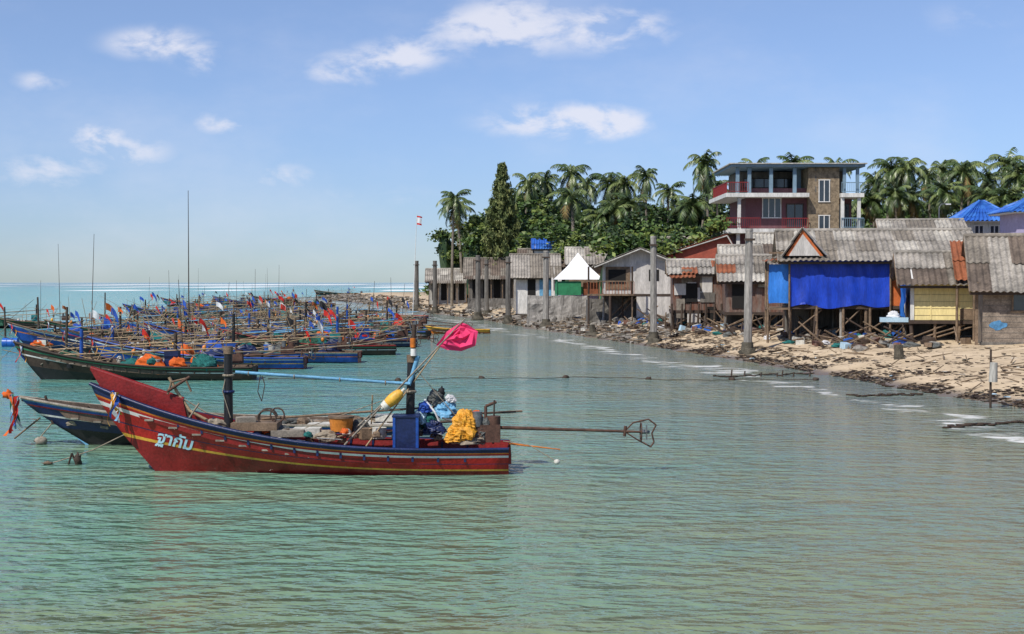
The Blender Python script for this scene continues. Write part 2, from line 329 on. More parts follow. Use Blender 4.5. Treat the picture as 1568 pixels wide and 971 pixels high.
WOOD=[(.45,'black_paint'),(.70,'dark_wood'),(.74,'white_paint'),(.86,'dark_wood'),(.9,'green_paint'),(1,'dark_wood')]
BLUE=[(.45,'navy_paint'),(.72,'blue_paint'),(.76,'orange_paint'),(.9,'blue_paint'),(.94,'white_paint'),(1,'red_paint')]
TEAL=[(.45,'dark_wood'),(.72,'teal_paint'),(.76,'white_paint'),(.9,'blue_paint'),(1,'dark_red_paint')]
BLRD=[(.45,'dark_red_paint'),(.66,'blue_paint'),(.70,'yellow_paint'),(.86,'blue_paint'),(.9,'white_paint'),(1,'dark_red_paint')]
def gboat(px,py,L,yaw,bands,seed,masts=True,dens=1.):
    rr=random.Random(seed); d=CAMZ*F/(py-432); d+=.6; yaw+=rr.uniform(-.28,.34)*(1 if seed>103 else .3); e=E('fishing_boat',(SX(px,d),d,0),yaw)
    B=1.75*L/8.5+.1; bowh=rr.uniform(1.1,1.6); mid=rr.uniform(.5,.62)
    mb=MB(); build_hull(mb,L,B,bowh,mid,.48,rr.uniform(.8,1.2),bands,cap=rr.choice(['navy_paint','dark_red_paint','blue_paint','weathered_wood','dark_wood'])); mb.obj('hull',e)
    mb=MB(); xf=-L*.22; xa=L*.17
    for x,h,r_ in((xf,rr.uniform(1.3,1.9),.075),(xa,rr.uniform(1.5,2.4),.07)):
        mb.cyl((x,0,.2),(x+.02,0,h),r_,r_*.85,7,rr.choice(['black_paint','dark_wood','weathered_wood','blue_paint']))
        mb.cyl((x,-.7,h*.82),(x,.7,h*.84),.035,.035,6,'bamboo')
    mb.cyl((xf-1.2,.25,1.05),(xa+1.6,.2,1.45),.035,.025,6,rr.choice(['bamboo','light_blue_paint','weathered_wood']))
    mb.cyl((xf-.6,-.35,.9),(xa+2.2,-.4,1.15),.03,.022,6,'bamboo')
    for k in range(11):
        a=rr.uniform(-L*.45,L*.3); sl=rr.choice([rr.uniform(.1,.6),rr.uniform(.4,1.6)]); mb.cyl((a,rr.uniform(-.6,.6),.55),(a+rr.choice([-1,1,1])*rr.uniform(1.,3.2),rr.uniform(-.6,.6),.7+sl),.022,.013,5,rr.choice(['bamboo','grey_wood','dark_wood','bamboo']))
    mb.tube([(-L*.45,0,bowh*.8),(xf,0,1.3),(xa,0,1.6),(L*.45,.2,.8)],.010,'rope',4)
    if masts:
        h=rr.uniform(2.2,3.8); mb.cyl((xa+.3,.1,.3),(xa+.3+rr.uniform(-.3,.3),.1,h),.022,.01,5,'dark_wood')
        if rr.random()<.25: mb.cyl((xf+.3,.1,.3),(xf+.3+rr.uniform(-.2,.2),.1,rr.uniform(4,5.5)),.02,.008,5,'dark_wood')
        for k in range(int(3*dens)): 
            a=rr.uniform(-L*.35,L*.4); mb.cyl((a,rr.uniform(-.5,.5),.4),(a+rr.uniform(-1.2,1.2),rr.uniform(-.5,.5),rr.uniform(1.6,2.8)),.02,.01,5,'bamboo')
    mb.tube([(-L/2+.15,0,bowh-.1),(-L/2-.8,-.1,.4),(-L/2-1.8,-.2,-.02)],.013,'rope',4)
    mb.obj('masts_and_poles',e)
    mb=MB(); z=mid-.18
    for k in range(int(10*dens)):
        x=rr.uniform(-L*.3,L*.36); y=rr.uniform(-.45,.45)*B*.7; q=rr.random()
        if q<.52: mb.cloth((x,y,z+.12),(rr.uniform(.28,.6),rr.uniform(.25,.4),rr.uniform(.2,.5)),rr.choice(['teal_net','green_net','grey_net','blue_cloth','dark_wood','teal_net','navy_paint','blue_cloth','orange_cloth','grey_net','red_cloth']),seed+k,14,9)
        elif q<.64: mb.cyl((x,y,z),(x,y,z+.32),.13,.17,10,rr.choice(['blue_plastic','orange_plastic','white_foam','black_paint','black_paint']))
        elif q<.88: mb.box((x,y,z+.14),(.45,.34,.26),rr.choice(['white_foam','weathered_wood','weathered_wood','grey_wood','blue_plastic','dark_wood']),rr.uniform(-.4,.4))
        else: mb.blob((x,y,z+.25),(.11,.11,.16),rr.choice(['orange_plastic','white_foam','yellow_paint']),k,.08,10,7)
    mb.box((xa-.1,0,z+.34),(.5,.45,.6),rr.choice(['blue_paint','dark_wood','teal_paint','navy_paint']))
    mb.obj('deck_gear',e)
    mb=MB(); bundle(mb,rr.choice([xf-.3,xa+.6,0]),.1,z+.1,rr.randint(1,5),rr)
    if rr.random()<.5: bundle(mb,L*.3,.1,z+.1,rr.randint(1,2),rr)
    mb.obj('marker_flags',e)
    mb=MB(); longtail(mb,L*.43,.1,.72,rr.uniform(2.2,3.2),rr.uniform(-.2,.3),rr.uniform(-.1,.12)); mb.obj('longtail_engine',e)
    mb=MB()
    for k,c in enumerate(('red_cloth','white_cloth','blue_cloth','yellow_tarp')): mb.ribbon((-L/2+.25+.03*k,-.12,bowh-.15),.6,.08,.1*(k-1),c,k*1.7+seed)
    mb.obj('bow_ribbons',e)
    return e
# --- the red boat in front
D0=26.3; C0=Vector((SX(458,D0),D0,0)); boat=E('longtail_fishing_boat',C0)
def Lp(px,py,dy=0): return S(px,py,D0+dy)-C0
mb=MB(); build_hull(mb,7.75,1.75,1.64,.62,.50,1.2,RED,cap='navy_paint',inner='dark_red_paint',frame='navy_paint'); hull=mb.obj('hull',boat)
bvh=BVHTree.FromPolygons([Vector(v) for v in mb.v],mb.f)
mb=MB()   # raised stem board
pr=[Lp(138,565),Lp(200,585),Lp(280,613),Lp(286,640),Lp(230,640),Lp(185,640),Lp(165,612)]
vs=[p+Vector((0,-.05,0)) for p in pr]+[p+Vector((0,.07,0)) for p in pr]; k=len(pr)
mb.add(vs,[tuple(range(k)),tuple(range(2*k-1,k-1,-1))]+[(i,(i+1)%k,k+(i+1)%k,k+i) for i in range(k)],'dark_red_paint'); mb.cyl(pr[0]+Vector((0,.01,.01)),pr[2]+Vector((0,.01,.01)),.05,.05,6,'dark_red_paint'); mb.obj('stem_board',boat)
mb=MB()
for a,c,mt in((Lp(349,660),Lp(349,532),'black_paint'),(Lp(627,665),Lp(630,545),'black_paint')):
    mb.cyl(a,c,.085,.075,10,mt); mb.cyl(c-Vector((0,0,.12)),c+Vector((0,0,.02)),.09,.09,10,'weathered_wood')
mb.ring(Lp(349,575),.09,.025,'rope','Z'); mb.ring(Lp(349,600),.092,.03,'navy_paint','Z'); mb.ring(Lp(628,600),.092,.03,'rope','Z')
mb.cyl(Lp(632,560),Lp(634,497),.05,.04,8,'dark_wood'); mb.cyl(Lp(626,590,-.05),Lp(640,545,-.05),.045,.045,8,'light_blue_paint')
mb.cyl(Lp(632,532,-.1),Lp(632,518,-.1),.05,.05,8,'orange_paint'); mb.cyl(Lp(633,545,-.1),Lp(633,534,-.1),.055,.055,8,'white_paint')
mb.tube([Lp(627,497),Lp(634,523),Lp(640,500)],.012,'steel',5)
mb.cyl(Lp(360,570,-.1),Lp(628,588,-.1),.032,.028,7,'light_blue_paint'); mb.tube([Lp(349,540),Lp(450,535,.1),Lp(550,528,.1),Lp(629,516,.1)],.009,'rope',5)
for px in(380,450,520,590): mb.ring(Lp(px,571+(px-360)*.068,-.1),.036,.012,'rope','X',8)
mb.cyl(Lp(527,682,-.3),Lp(712,488,-.2),.022,.014,6,'grey_wood'); mb.cyl(Lp(560,684,-.2),Lp(696,500,.1),.018,.012,6,'bamboo'); mb.cyl(Lp(545,655,.1),Lp(650,560,.1),.015,.012,6,'grey_wood')
mb.cyl(Lp(400,642,.3),Lp(690,622,.2),.025,.02,6,'weathered_wood'); mb.cyl(Lp(560,640,.4),Lp(790,631,.5),.02,.02,6,'dark_wood'); mb.cyl(Lp(755,680,-.1),Lp(757,613,-.1),.022,.015,6,'dark_wood')
mb.cyl(Lp(568,650,.2),Lp(570,605,.2),.015,.015,6,'bamboo'); mb.cyl(Lp(780,680,-.2),Lp(858,689,-.2),.018,.010,6,'orange_paint')
mb.tube([Lp(258,578),Lp(270,600),Lp(290,630),Lp(318,645)],.03,'bamboo',7); mb.cyl(Lp(255,600,-.1),Lp(290,577,-.1),.028,.028,6,'rusty_steel'); mb.tube([Lp(256,604,-.1),Lp(262,585,-.1),Lp(283,580,-.1),Lp(292,600,-.1)],.02,'weathered_wood')
mb.cyl(Lp(289,640,-.2),Lp(304,618,-.2),.02,.02,6,'rope'); mb.cyl(Lp(280,614),Lp(296,660),.03,.03,6,'dark_wood')
mb.tube([Lp(282,612),Lp(315,632),Lp(349,640)],.012,'rope'); mb.tube([Lp(349,560),Lp(340,600,-.1),Lp(352,640,-.1)],.01,'rope'); mb.tube([Lp(398,575,-.1),Lp(394,600,-.15),Lp(400,615,-.12),Lp(405,590,-.1),Lp(401,576,-.1)],.009,'dark_wood')
mb.tube([Lp(455,660),Lp(630,598)],.008,'rope'); mb.tube([Lp(632,560),Lp(700,640),Lp(748,672)],.008,'rope')
mb.obj('posts_and_poles',boat)
p=[Lp(706,492,-.2),Lp(716,498,-.25),Lp(732,508,-.4),Lp(728,528,-.4),Lp(706,539,-.2),Lp(684,537,-.1),Lp(668,527,-.1),Lp(684,508,-.1)]
c=sum(p,Vector())/8+Vector((0,-.10,0)); rings=[[c.lerp(q,f)+Vector((0,.07*math.sin(9*f+i*1.3),.02*math.sin(i*2+5*f))) for i,q in enumerate(p)] for f in(.2,.4,.6,.8,1)]
vs=[c]+[q for r_ in rings for q in r_]; fs=[(0,1+i,1+(i+1)%8) for i in range(8)]
for j in range(4): fs+=[(1+j*8+i,1+(j+1)*8+i,1+(j+1)*8+(i+1)%8,1+j*8+(i+1)%8) for i in range(8)]
mb=MB(); mb.add(vs,fs,'pink_cloth',False); mb.obj('pink_flag',boat)
mb=MB(); p=Lp(622,661,-.25); mb.box(p,(.46,.42,.56),'navy_paint'); mb.box(p+Vector((0,0,.29)),(.5,.46,.03),'navy_paint'); mb.box(p+Vector((-.21,-.215,0)),(.05,.02,.56),'blue_paint'); mb.box(p+Vector((.21,-.215,0)),(.05,.02,.56),'blue_paint'); mb.obj('engine_locker',boat)
mb=MB(); p=Lp(602,611,-.3); ax=Vector((.75,0,.65)).normalized()
vs=[];fs=[];a1=ax.orthogonal().normalized(); b1_=ax.cross(a1)
for j in range(9):
    t=math.pi*j/8
    for i in range(12):
        q=2*math.pi*i/12; vs.append(p+ax*(-.22*math.cos(t))+(a1*math.cos(q)+b1_*math.sin(q))*(.11*math.sin(t)**.8+.003))
for j in range(8):
    for i in range(12): fs.append((j*12+i,j*12+(i+1)%12,(j+1)*12+(i+1)%12,(j+1)*12+i))
mb.add(vs,fs,'yellow_paint',True); mb.cyl(p-ax*.28,p+ax*.28,.03,.03,8,'white_foam'); mb.cyl(p-ax*.24,p-ax*.14,.085,.10,12,'white_foam'); mb.obj('net_float',boat)
mb=MB(); mb.cloth(Lp(712,652,-.2),(.27,.22,.32),'yellow_tarp',3); mb.cloth(Lp(697,668,-.3),(.19,.16,.17),'yellow_tarp',5); mb.cloth(Lp(740,658,-.1),(.20,.2,.24),'grey_net',6); mb.cloth(Lp(716,674,-.2),(.34,.2,.12),'rope',8); mb.cloth(Lp(728,640,0),(.14,.14,.14),'orange_cloth',11); mb.obj('engine_tarp',boat)
mb=MB(); mb.cloth(Lp(683,630,.2),(.22,.2,.2),'light_blue_paint',8); mb.cloth(Lp(656,646,.2),(.18,.2,.22),'teal_net',9); mb.cloth(Lp(668,612,.3),(.17,.16,.18),'grey_net',2); mb.cloth(Lp(643,640,.1),(.14,.14,.16),'light_plastic',4); mb.cloth(Lp(665,655,0),(.2,.2,.14),'navy_paint',14)
mb.cloth(Lp(650,624,.1),(.13,.12,.12),'blue_cloth',21); mb.cloth(Lp(690,612,.2),(.10,.10,.10),'white_cloth',22)
mb.blob(Lp(676,600,.3),(.07,.07,.08),'black_cloth',4,.4); mb.tube([Lp(650,612,.1),Lp(666,632,0),Lp(676,655,0),Lp(690,664,0)],.02,'white_cloth'); mb.obj('net_pile',boat)
mb=MB()
mb.cyl(Lp(522,660,.1),Lp(522,640,.1),.20,.235,14,'orange_plastic'); mb.cyl(Lp(522,640,.1),Lp(522,637,.1),.25,.25,14,'weathered_wood'); mb.box(Lp(470,662,.1),(.5,.35,.16),'white_foam'); mb.box(Lp(392,652,0),(.85,.6,.14),'weathered_wood'); mb.box(Lp(375,643,0),(.35,.3,.1),'grey_wood',.3)
mb.box(Lp(440,663,-.1),(.6,.4,.12),'grey_wood',.1); mb.cyl(Lp(580,672,0),Lp(580,655,0),.12,.14,12,'white_foam'); mb.box(Lp(600,640,.3),(.6,.3,.12),'white_foam'); mb.box(Lp(562,664,.1),(.3,.3,.2),'weathered_wood',.4)
mb.ring(Lp(408,640,-.1),.17,.018,'dark_wood','Y',16,.8); mb.ring(Lp(424,636,.1),.13,.015,'rusty_steel','Y',16); mb.cloth(Lp(500,668,0),(.25,.2,.12),'rope',3,20,12); mb.cloth(Lp(330,650,0),(.2,.2,.12),'rope',5,20,12); mb.cloth(Lp(420,660,.1),(.3,.25,.12),'grey_net',15,20,12); mb.cloth(Lp(550,655,.3),(.22,.2,.16),'grey_net',16,20,12)
for k in range(36): mb.cloth(Lp(R.uniform(330,690),R.uniform(660,676),R.uniform(-.4,.4)),(.09,.08,.07),R.choice(['rope','weathered_wood','rusty_steel','orange_cloth','grey_net','dark_wood','teal_net','navy_paint','white_foam']),k,10,6)
for k in range(12): a=R.uniform(350,640); mb.cyl(Lp(a,R.uniform(664,674),R.uniform(-.3,.3)),Lp(a+R.uniform(30,90),R.uniform(650,674),R.uniform(-.3,.3)),.015,.012,5,R.choice(['grey_wood','bamboo','dark_wood','steel']))
mb.obj('deck_gear',boat)
mb=MB(); p=Lp(760,660,-.1); longtail(mb,p.x-.1,p.y,p.z-.06,2.85,0,.03); mb.tube([Lp(770,676,-.2),Lp(810,682,-.3),Lp(852,707,-.4)],.009,'rope'); mb.blob(Lp(853,708,-.4),(.06,.05,.05),'white_foam',1,.1); mb.obj('longtail_engine',boat)
mb=MB()
for k,(cc,dx) in enumerate((('yellow_tarp',-.05),('white_cloth',.05),('light_blue_paint',.12),('blue_cloth',.0),('yellow_tarp',.1),('white_cloth',-.02))): mb.ribbon(Lp(171+k,601,-.32),.62-.05*k,.12,dx,cc,k*1.9)
mb.ring(Lp(172,606,-.1),.07,.03,'blue_cloth','X'); mb.obj('bow_ribbons',boat)
try:
    cu=bpy.data.curves.new('name_lettering','FONT'); cu.body='ฐากัม'; cu.size=.50; cu.shear=.2; cu.offset=.012; cu.resolution_u=4
    to=bpy.data.objects.new('tmp',cu); sc.collection.objects.link(to); bpy.context.view_layer.update()
    tm=bpy.data.meshes.new_from_object(to); bpy.data.objects.remove(to)
    xsn=[v.co.x for v in tm.vertices]; sx=.74/(max(xsn)-min(xsn))
    org=Lp(229,681,-.5); ca,sa=math.cos(-.20),math.sin(-.20)
    for v in tm.vertices:
        X_=v.co.x*sx; Z_=v.co.y*sx*1.0; x=org.x+X_*ca-Z_*sa; z=org.z+X_*sa+Z_*ca
        hit=bvh.ray_cast(Vector((x,-3,z)),Vector((0,1,0))); v.co=(x,(hit[0].y if hit[0] else -.3)-.010,z)
    tm.materials.clear(); tm.materials.append(MATS['letter_blue'])
    o=bpy.data.objects.new('name_lettering',tm); sc.collection.objects.link(o); o.parent=boat
except Exception as ex: print('text fail',ex)
# --- navy boat just behind
D1=30.6; C1=Vector((SX(345,D1),D1,0)); bt=E('longtail_fishing_boat',C1)
def L1(px,py,dy=0): return S(px,py,D1+dy)-C1
mb=MB(); build_hull(mb,8.9,1.8,1.05,.62,.5,1.5,NAVY,cap='grey_wood'); mb.obj('hull',bt)
mb=MB(); mb.cyl(L1(70,622),L1(95,640),.03,.03,6,'weathered_wood'); mb.cyl(L1(80,650),L1(68,606),.04,.03,6,'dark_wood'); mb.cyl(L1(400,650),L1(800,630,.2),.03,.025,6,'weathered_wood'); mb.cyl(L1(640,650),L1(760,640,.2),.03,.025,6,'dark_wood'); mb.ring(L1(410,640),.2,.02,'dark_wood','Y')
mb.tube([L1(85,640),L1(60,670),L1(50,677)],.014,'rope'); mb.blob(L1(60,676),(.14,.1,.1),'grey_wood',1,.3); mb.cyl(L1(20,672),L1(60,640),.02,.02,5,'weathered_wood')
mb.obj('posts_and_poles',bt)
mb=MB(); mb.box(L1(560,650),(2.4,.9,.10),'white_foam'); mb.box(L1(470,655),(1.,.8,.16),'grey_wood'); mb.box(L1(640,648),(.6,.5,.2),'white_paint')
for k in range(30): mb.cloth(L1(R.uniform(100,640),R.uniform(640,652),R.uniform(-.3,.3)),(.15,.13,.10),R.choice(['rope','grey_net','weathered_wood','dark_wood','teal_net','dark_wood']),k,12,8)
mb.obj('deck_gear',bt)
mb=MB()
for k,cc in enumerate(('orange_cloth','white_cloth','green_paint','blue_cloth','red_cloth','red_cloth','light_blue_paint','white_cloth','orange_cloth')): mb.ribbon(L1(12+k*2,602+k,-.3),.8-.05*(k%4),.13,.32-.08*k,cc,k*1.3)
mb.blob(L1(10,604,-.2),(.1,.1,.09),'orange_cloth',2,.5); mb.obj('bow_ribbons',bt)
# --- fleet
gboat(205,583,8.6,0.03,WOOD,11,dens=1.5)
for i,(px,py,L,yw,bd) in enumerate([(300,566,8.8,.08,BLRD),(400,556,8.6,-.05,BLUE),(235,549,8.6,.1,NAVY),(470,545,8.4,.05,WOOD),(350,538,8.5,-.1,TEAL),(520,533,8.2,0,NAVY),(140,538,8.2,.15,BLUE),
    (430,528,8.2,.1,BLUE),(560,519,8,.0,WOOD),(300,524,8.4,.05,BLUE),(500,516,8,.12,BLRD),(380,512,8.2,-.08,NAVY),(240,512,8,.1,BLUE),(580,509,7.6,.05,TEAL),(455,505,8,.0,BLUE),
    (330,502,8,.1,WOOD),(540,500,7.8,.1,NAVY),(415,495,8,-.1,BLRD),(280,494,8,.1,NAVY),(480,490,8,.06,BLUE),(360,487,8,0,TEAL),(430,481,8,.1,NAVY),(250,486,8,.1,WOOD),(320,478,8,0,BLUE),
    (395,473,8,.1,NAVY),(470,470,8,.1,WOOD),(290,470,8,.1,TEAL),(360,466,8,0,BLUE),(420,463,8,0,WOOD),(25,503,8.5,.1,WOOD),(170,520,8,.1,WOOD),(520,452,14,.0,WOOD)]):
    gboat(px,py,L,yw,bd,100+i,dens=1.25 if py>500 else .9)
dm=70; e=E('boat_mast',(SX(289,dm),dm,0)); mb=MB(); mb.cyl((0,0,0),(0,0,SZ(292,dm)),.04,.015,6,'dark_wood'); mb.obj('pole',e)
for px,py,Ls,bd in((622,488,4.2,BLUE),(572,479,4.,NAVY),(600,495,4.,BLUE),(700,511,4.4,[(.6,'orange_paint'),(1,'yellow_paint')])):
    d=CAMZ*F/(py-432); e=E('rowing_boat',(SX(px,d),d,0),.05); mb=MB(); build_hull(mb,Ls,1.0,.55,.3,.3,.5,bd,draft=.15,cap=bd[-1][1]); mb.obj('hull',e)
d=CAMZ*F/(531-432); e=E('floating_drum',(SX(17,d),d,0)); mb=MB(); mb.cyl((-.45,0,.2),(.35,0,.2),.28,.28,16,'blue_plastic'); mb.ring((-.2,0,.2),.285,.015,'blue_plastic'); mb.ring((.1,0,.2),.285,.015,'blue_plastic'); mb.obj('drum',e)
for px,py,top in((60,530,455),(8,520,470),(100,550,470),(212,545,480),(160,500,448),(585,497,470)):
    d=CAMZ*F/(py-432); e=E('mooring_stake',(SX(px,d),d,0)); mb=MB(); mb.cyl((0,0,-.5),(R.uniform(-.1,.1),0,SZ(top,d)),.07,.05,7,'dark_wood'); mb.obj('stake',e)
mb=MB(); pts=[]
for i in range(60):
    t=i/59; px=410+t*840; py=581+2*math.sin(t*9)-1*math.sin(t*23); d=CAMZ*F/(py-432); pts.append((SX(px,d),d,.02+.015*math.sin(i)))
mb.tube(pts,.015,'dark_wood',4)
for i in range(5,60,9): mb.blob(pts[i],(.12,.1,.08),'dark_wood',i,.4,7,5)
e=E('mooring_line'); mb.obj('rope_with_floats',e)
d=CAMZ*F/(712-432); e=E('anchor_line',(SX(95,d),d,0)); mb=MB(); mb.tube([(1.2,.6,.6),(.5,.2,.25),(-.1,0,.06),(-.35,0,.0)],.012,'rope'); mb.tube([(.1,0,0),(.18,-.05,.22),(.25,0,.0)],.02,'dark_wood'); mb.blob((.28,0,.08),(.07,.06,.13),'dark_wood',3,.5); mb.blob((-.3,0,.02),(.1,.06,.04),'weathered_wood',3,.5); mb.obj('rope_and_driftwood',e)
# ---------------------------------------------------------------- concrete mooring posts
def post(px,pb,pt,wpx=8,r=.0,mt='concrete'):
    d=CAMZ*F/(pb-432); x=SX(px,d); e=E('concrete_mooring_post',(x,d,0)); h=SZ(pt,d); w=wpx*d/F; mb=MB()
    mb.cyl((0,0,-.5),(r,0,h),w*.62,w*.5,8,mt,False); mb.cyl((r,0,h-.05),(r,0,h+.05),w*.55,w*.5,8,mt); mb.box((r,-w*.5,h-.45),(w*1.5,.08,.1),'dark_wood')
    mb.obj('shaft',e); mb=MB(); mb.blob((0,0,.12),(w*1.35,w*1.2,.42),'barnacle_rock',px,.45,12,8); mb.cyl((0,0,-.2),(0,0,.75),w*1.05,w*.8,9,'barnacle_rock'); mb.obj('base',e)
for a in((1145,549,352,11,.05),(1001,529,363,9,-.02),(836,504,385,8,0),(778,496,394,7,0,'dark_concrete'),(732,490,392,7,0,'dark_concrete'),(745,487,398,6,0,'dark_concrete'),(790,487,400,6,.0),(666,480,400,6,0,'dark_concrete'),(638,476,400,6,0,'dark_concrete')): post(*a)
for px,pb,pt in((909,516,497),(1380,572,528)):
    d=CAMZ*F/(pb-432); e=E('broken_post',(SX(px,d),d,0)); mb=MB(); mb.cyl((0,0,-.3),(-.1,0,SZ(pt,d)),.28,.16,8,'barnacle_rock',False); mb.blob((0,0,.1),(.45,.35,.3),'barnacle_rock',px,.5); mb.obj('stump',e)
d=CAMZ*F/(625-432); e=E('marker_post',(SX(1518,d),d,0)); mb=MB(); mb.cyl((0,0,-.3),(0,0,SZ(535,d)),.035,.03,7,'dark_wood'); mb.cyl((.05,-.05,SZ(585,d)),(.07,-.05,SZ(555,d)),.12,.10,10,'pale_concrete'); mb.obj('post',e)
d=150; e=E('flagpole',(SX(632,d),d,.3)); mb=MB(); mb.cyl((0,0,-.3),(.45,0,SZ(333,d)),.05,.025,6,'white_paint'); mb.obj('pole',e); mb=MB(); mb.flag((.45,0,SZ(335,d)),.55,.16,-.1,'red_cloth',False,0,.2,6,2); mb.flag((.45,0,SZ(338,d)-.02),.5,.5,-.1,'white_cloth',False,0,.2,6,2); mb.flag((.45,-.01,SZ(346,d)),.5,.18,-.1,'red_cloth',False,0,.2,6,2); mb.obj('flag',e)
# ---------------------------------------------------------------- houses
def window(mb,x0,x1,z0,z1,y,frame='white_paint',panes=2):
    mb.bx(x0,x1,y-.02,y+.06,z0,z1,'glass_dark'); t=.07
    mb.bx(x0-t,x1+t,y-.06,y-.021,z1,z1+t,frame); mb.bx(x0-t,x1+t,y-.08,y-.021,z0-t,z0,frame)
    for x in np.linspace(x0,x1,panes+1): mb.bx(x-t*.5,x+t*.5,y-.055,y-.022,z0+.002,z1-.002,frame)
def house(name,pxl,pxr,d,zfl,eave,ridge,depth,wall,roofm,stilts=True,yaw=None,axis='x',over=.4,side=None,extra=None,seed=1,ridge_off=.5,wallboards=True,rows=2):
    x0=SX(pxl,d); w=SX(pxr,d)-x0
    if yaw is None: yaw=-.75*math.atan(x0/d)
    gz=Gf(x0+w/2,d+1)-.15; e=E(name,(x0,d,0),yaw); zf=SZ(zfl,d) if zfl else gz; ze=SZ(eave,d); zr=SZ(ridge,d+(depth/2 if axis=='x' else 0)); side=side or wall
    if zf<gz+.2: stilts=False; zf=gz
    mb=MB(); t=.1
    mb.bx(0,w,0,t,zf,ze,wall); mb.bx(0,w,depth-t,depth,zf,ze,wall); mb.bx(0,t,t+.002,depth-t-.002,zf,ze,side); mb.bx(w-t,w,t+.002,depth-t-.002,zf,ze,side)
    if axis=='y':
        for yy in(0,depth-t): mb.add([(0,yy,ze),(w,yy,ze),(w*ridge_off,yy,zr-.05),(0,yy+t,ze),(w,yy+t,ze),(w*ridge_off,yy+t,zr-.05)],[(0,1,2),(5,4,3),(0,2,5,3),(1,4,5,2)],wall)
    else:
        for xx in(0,w-t): mb.add([(xx,0,ze),(xx,depth,ze),(xx,depth/2,zr-.05),(xx+t,0,ze),(xx+t,depth,ze),(xx+t,depth/2,zr-.05)],[(0,2,1),(3,4,5),(0,3,5,2),(1,2,5,4)],side)
    rr=random.Random(seed)
    if wallboards:
        x=rr.uniform(.5,1)
        while x<w-.2: mb.bx(x,x+.05,-.025,-.001,zf+.02,ze-.02,wall); x+=rr.uniform(.8,1.25)
    mb.obj('walls',e)
    mb=MB(); o=over
    if axis=='x':
        k=(zr-ze)/(depth/2); mb.corr((-o,-o,ze-k*o),(w+o,-o,ze-k*o),(w+o,depth/2,zr),(-o,depth/2,zr),roofm,seed=seed,rows=rows); mb.corr((-o,depth+o,ze-k*o),(w+o,depth+o,ze-k*o),(w+o,depth/2,zr),(-o,depth/2,zr),roofm,seed=seed+1,rows=rows)
        mb.cyl((-o,depth/2,zr+.02),(w+o,depth/2,zr+.02),.11,.11,8,roofm[0]); mb.bx(-o,w+o,-o+.03,-o+.07,ze-k*o-.16,ze-k*o-.05,'dark_wood')
        for xx in(-o,w+o): mb.cyl((xx,-o,ze-k*o-.07),(xx,depth/2,zr-.07),.05,.05,4,'weathered_wood')
    else:
        rx=w*ridge_off; k1=(zr-ze)/rx; k2=(zr-ze)/(w-rx)
        mb.corr((-o,-o,ze-k1*o),(-o,depth+o,ze-k1*o),(rx,depth+o,zr),(rx,-o,zr),roofm,seed=seed); mb.corr((w+o,-o,ze-k2*o),(w+o,depth+o,ze-k2*o),(rx,depth+o,zr),(rx,-o,zr),roofm,seed=seed+1)
        mb.cyl((-o,-o,ze-k1*o-.08),(rx,-o,zr-.08),.07,.07,4,'pale_concrete'); mb.cyl((w+o,-o,ze-k2*o-.08),(rx,-o,zr-.08),.07,.07,4,'pale_concrete')
    mb.obj('roof',e)
    mb=MB()
    if stilts:
        mb.bx(-.1,w+.1,-.1,depth,zf-.16,zf-.004,'dark_wood')
        nx=max(3,int(w/1.1)); ny=max(2,int(depth/2))
        for i in range(nx+1):
            for j in range(ny+1):
                x=w*i/nx; y=depth*j/ny*.98+.05; gl=Gf(x0+x,d+y)-.3; lean=rr.uniform(-.12,.12)
                mb.cyl((x+lean,y,gl),(x,y,zf-.1),rr.uniform(.07,.11),rr.uniform(.06,.09),7,rr.choice(['dark_wood','weathered_wood','concrete','dark_concrete']))
        for i in range(3): a=rr.uniform(0,w*.6); mb.cyl((a,.02,gz+.3),(a+rr.uniform(1,2),.02,zf-.2),.04,.04,5,'weathered_wood')
        mb.bx(0,w,depth*.75,depth*.75+.1,gz-.3,zf-.17,'dark_concrete')
    else: mb.bx(-.05,w+.05,-.06,depth+.05,gz-.5,gz+.15,'dark_concrete')
    mb.obj('stilts' if stilts else 'foundation',e)
    if extra: mb=MB(); extra(mb,w,zf,ze,zr,depth,gz,d,x0); mb.obj('fittings',e)
    return e
GR=['roof_a','roof_b','roof_c','roof_a']; BR=['roof_b','roof_d','roof_d','roof_b','roof_a']
def tarp(mb,x0,x1,y,z0,z1,mat,seed=0,n=60,m=14,along='x',am=1.):
    vs=[];fs=[]; lw=(x1-x0)
    for j in range(m+1):
        for i in range(n+1):
            u=i/n;v=j/m; x=x0+(x1-x0)*u; fold=am*(.03*math.sin(u*lw*6+seed+2*noise.noise((u*lw,v*2,seed)))*(1-.6*v)+.09*noise.noise((u*lw*1.2,v*2,seed+3))+.04*noise.noise((u*lw*3+v*2,v*3,seed+9)))
            z=z0+(z1-z0)*v+(.22*noise.noise((u*lw*.8,seed,0)) if j==0 else 0)
            vs.append((x,y-.14+fold,z) if along=='x' else (y-.14+fold,x,z))
    for j in range(m):
        for i in range(n): a=j*(n+1)+i; fs.append((a,a+1,a+n+2,a+n+1))
    mb.add(vs,fs,mat,True)
def ex1(mb,w,zf,ze,zr,dp,gz,d,x0):
    window(mb,1.15,2.4,ze-1.15,ze-.35,0,'weathered_wood',2)
    for k in range(12):
        z=zf+.22*k+.1
        if z<ze: mb.bx(0,w,-.008,-.002,z,z+.014,'dark_concrete')
    mb.patch((.55,-.014,1.75),.42,.26,'faded_blue',4); mb.bx(-.3,-.18,-.1,.02,gz,ze,'weathered_wood')
house('block_shed',1505,1700,58,None,432,362,6,'brick_wall',BR,False,None,'x',.55,seed=3,extra=ex1,wallboards=False)
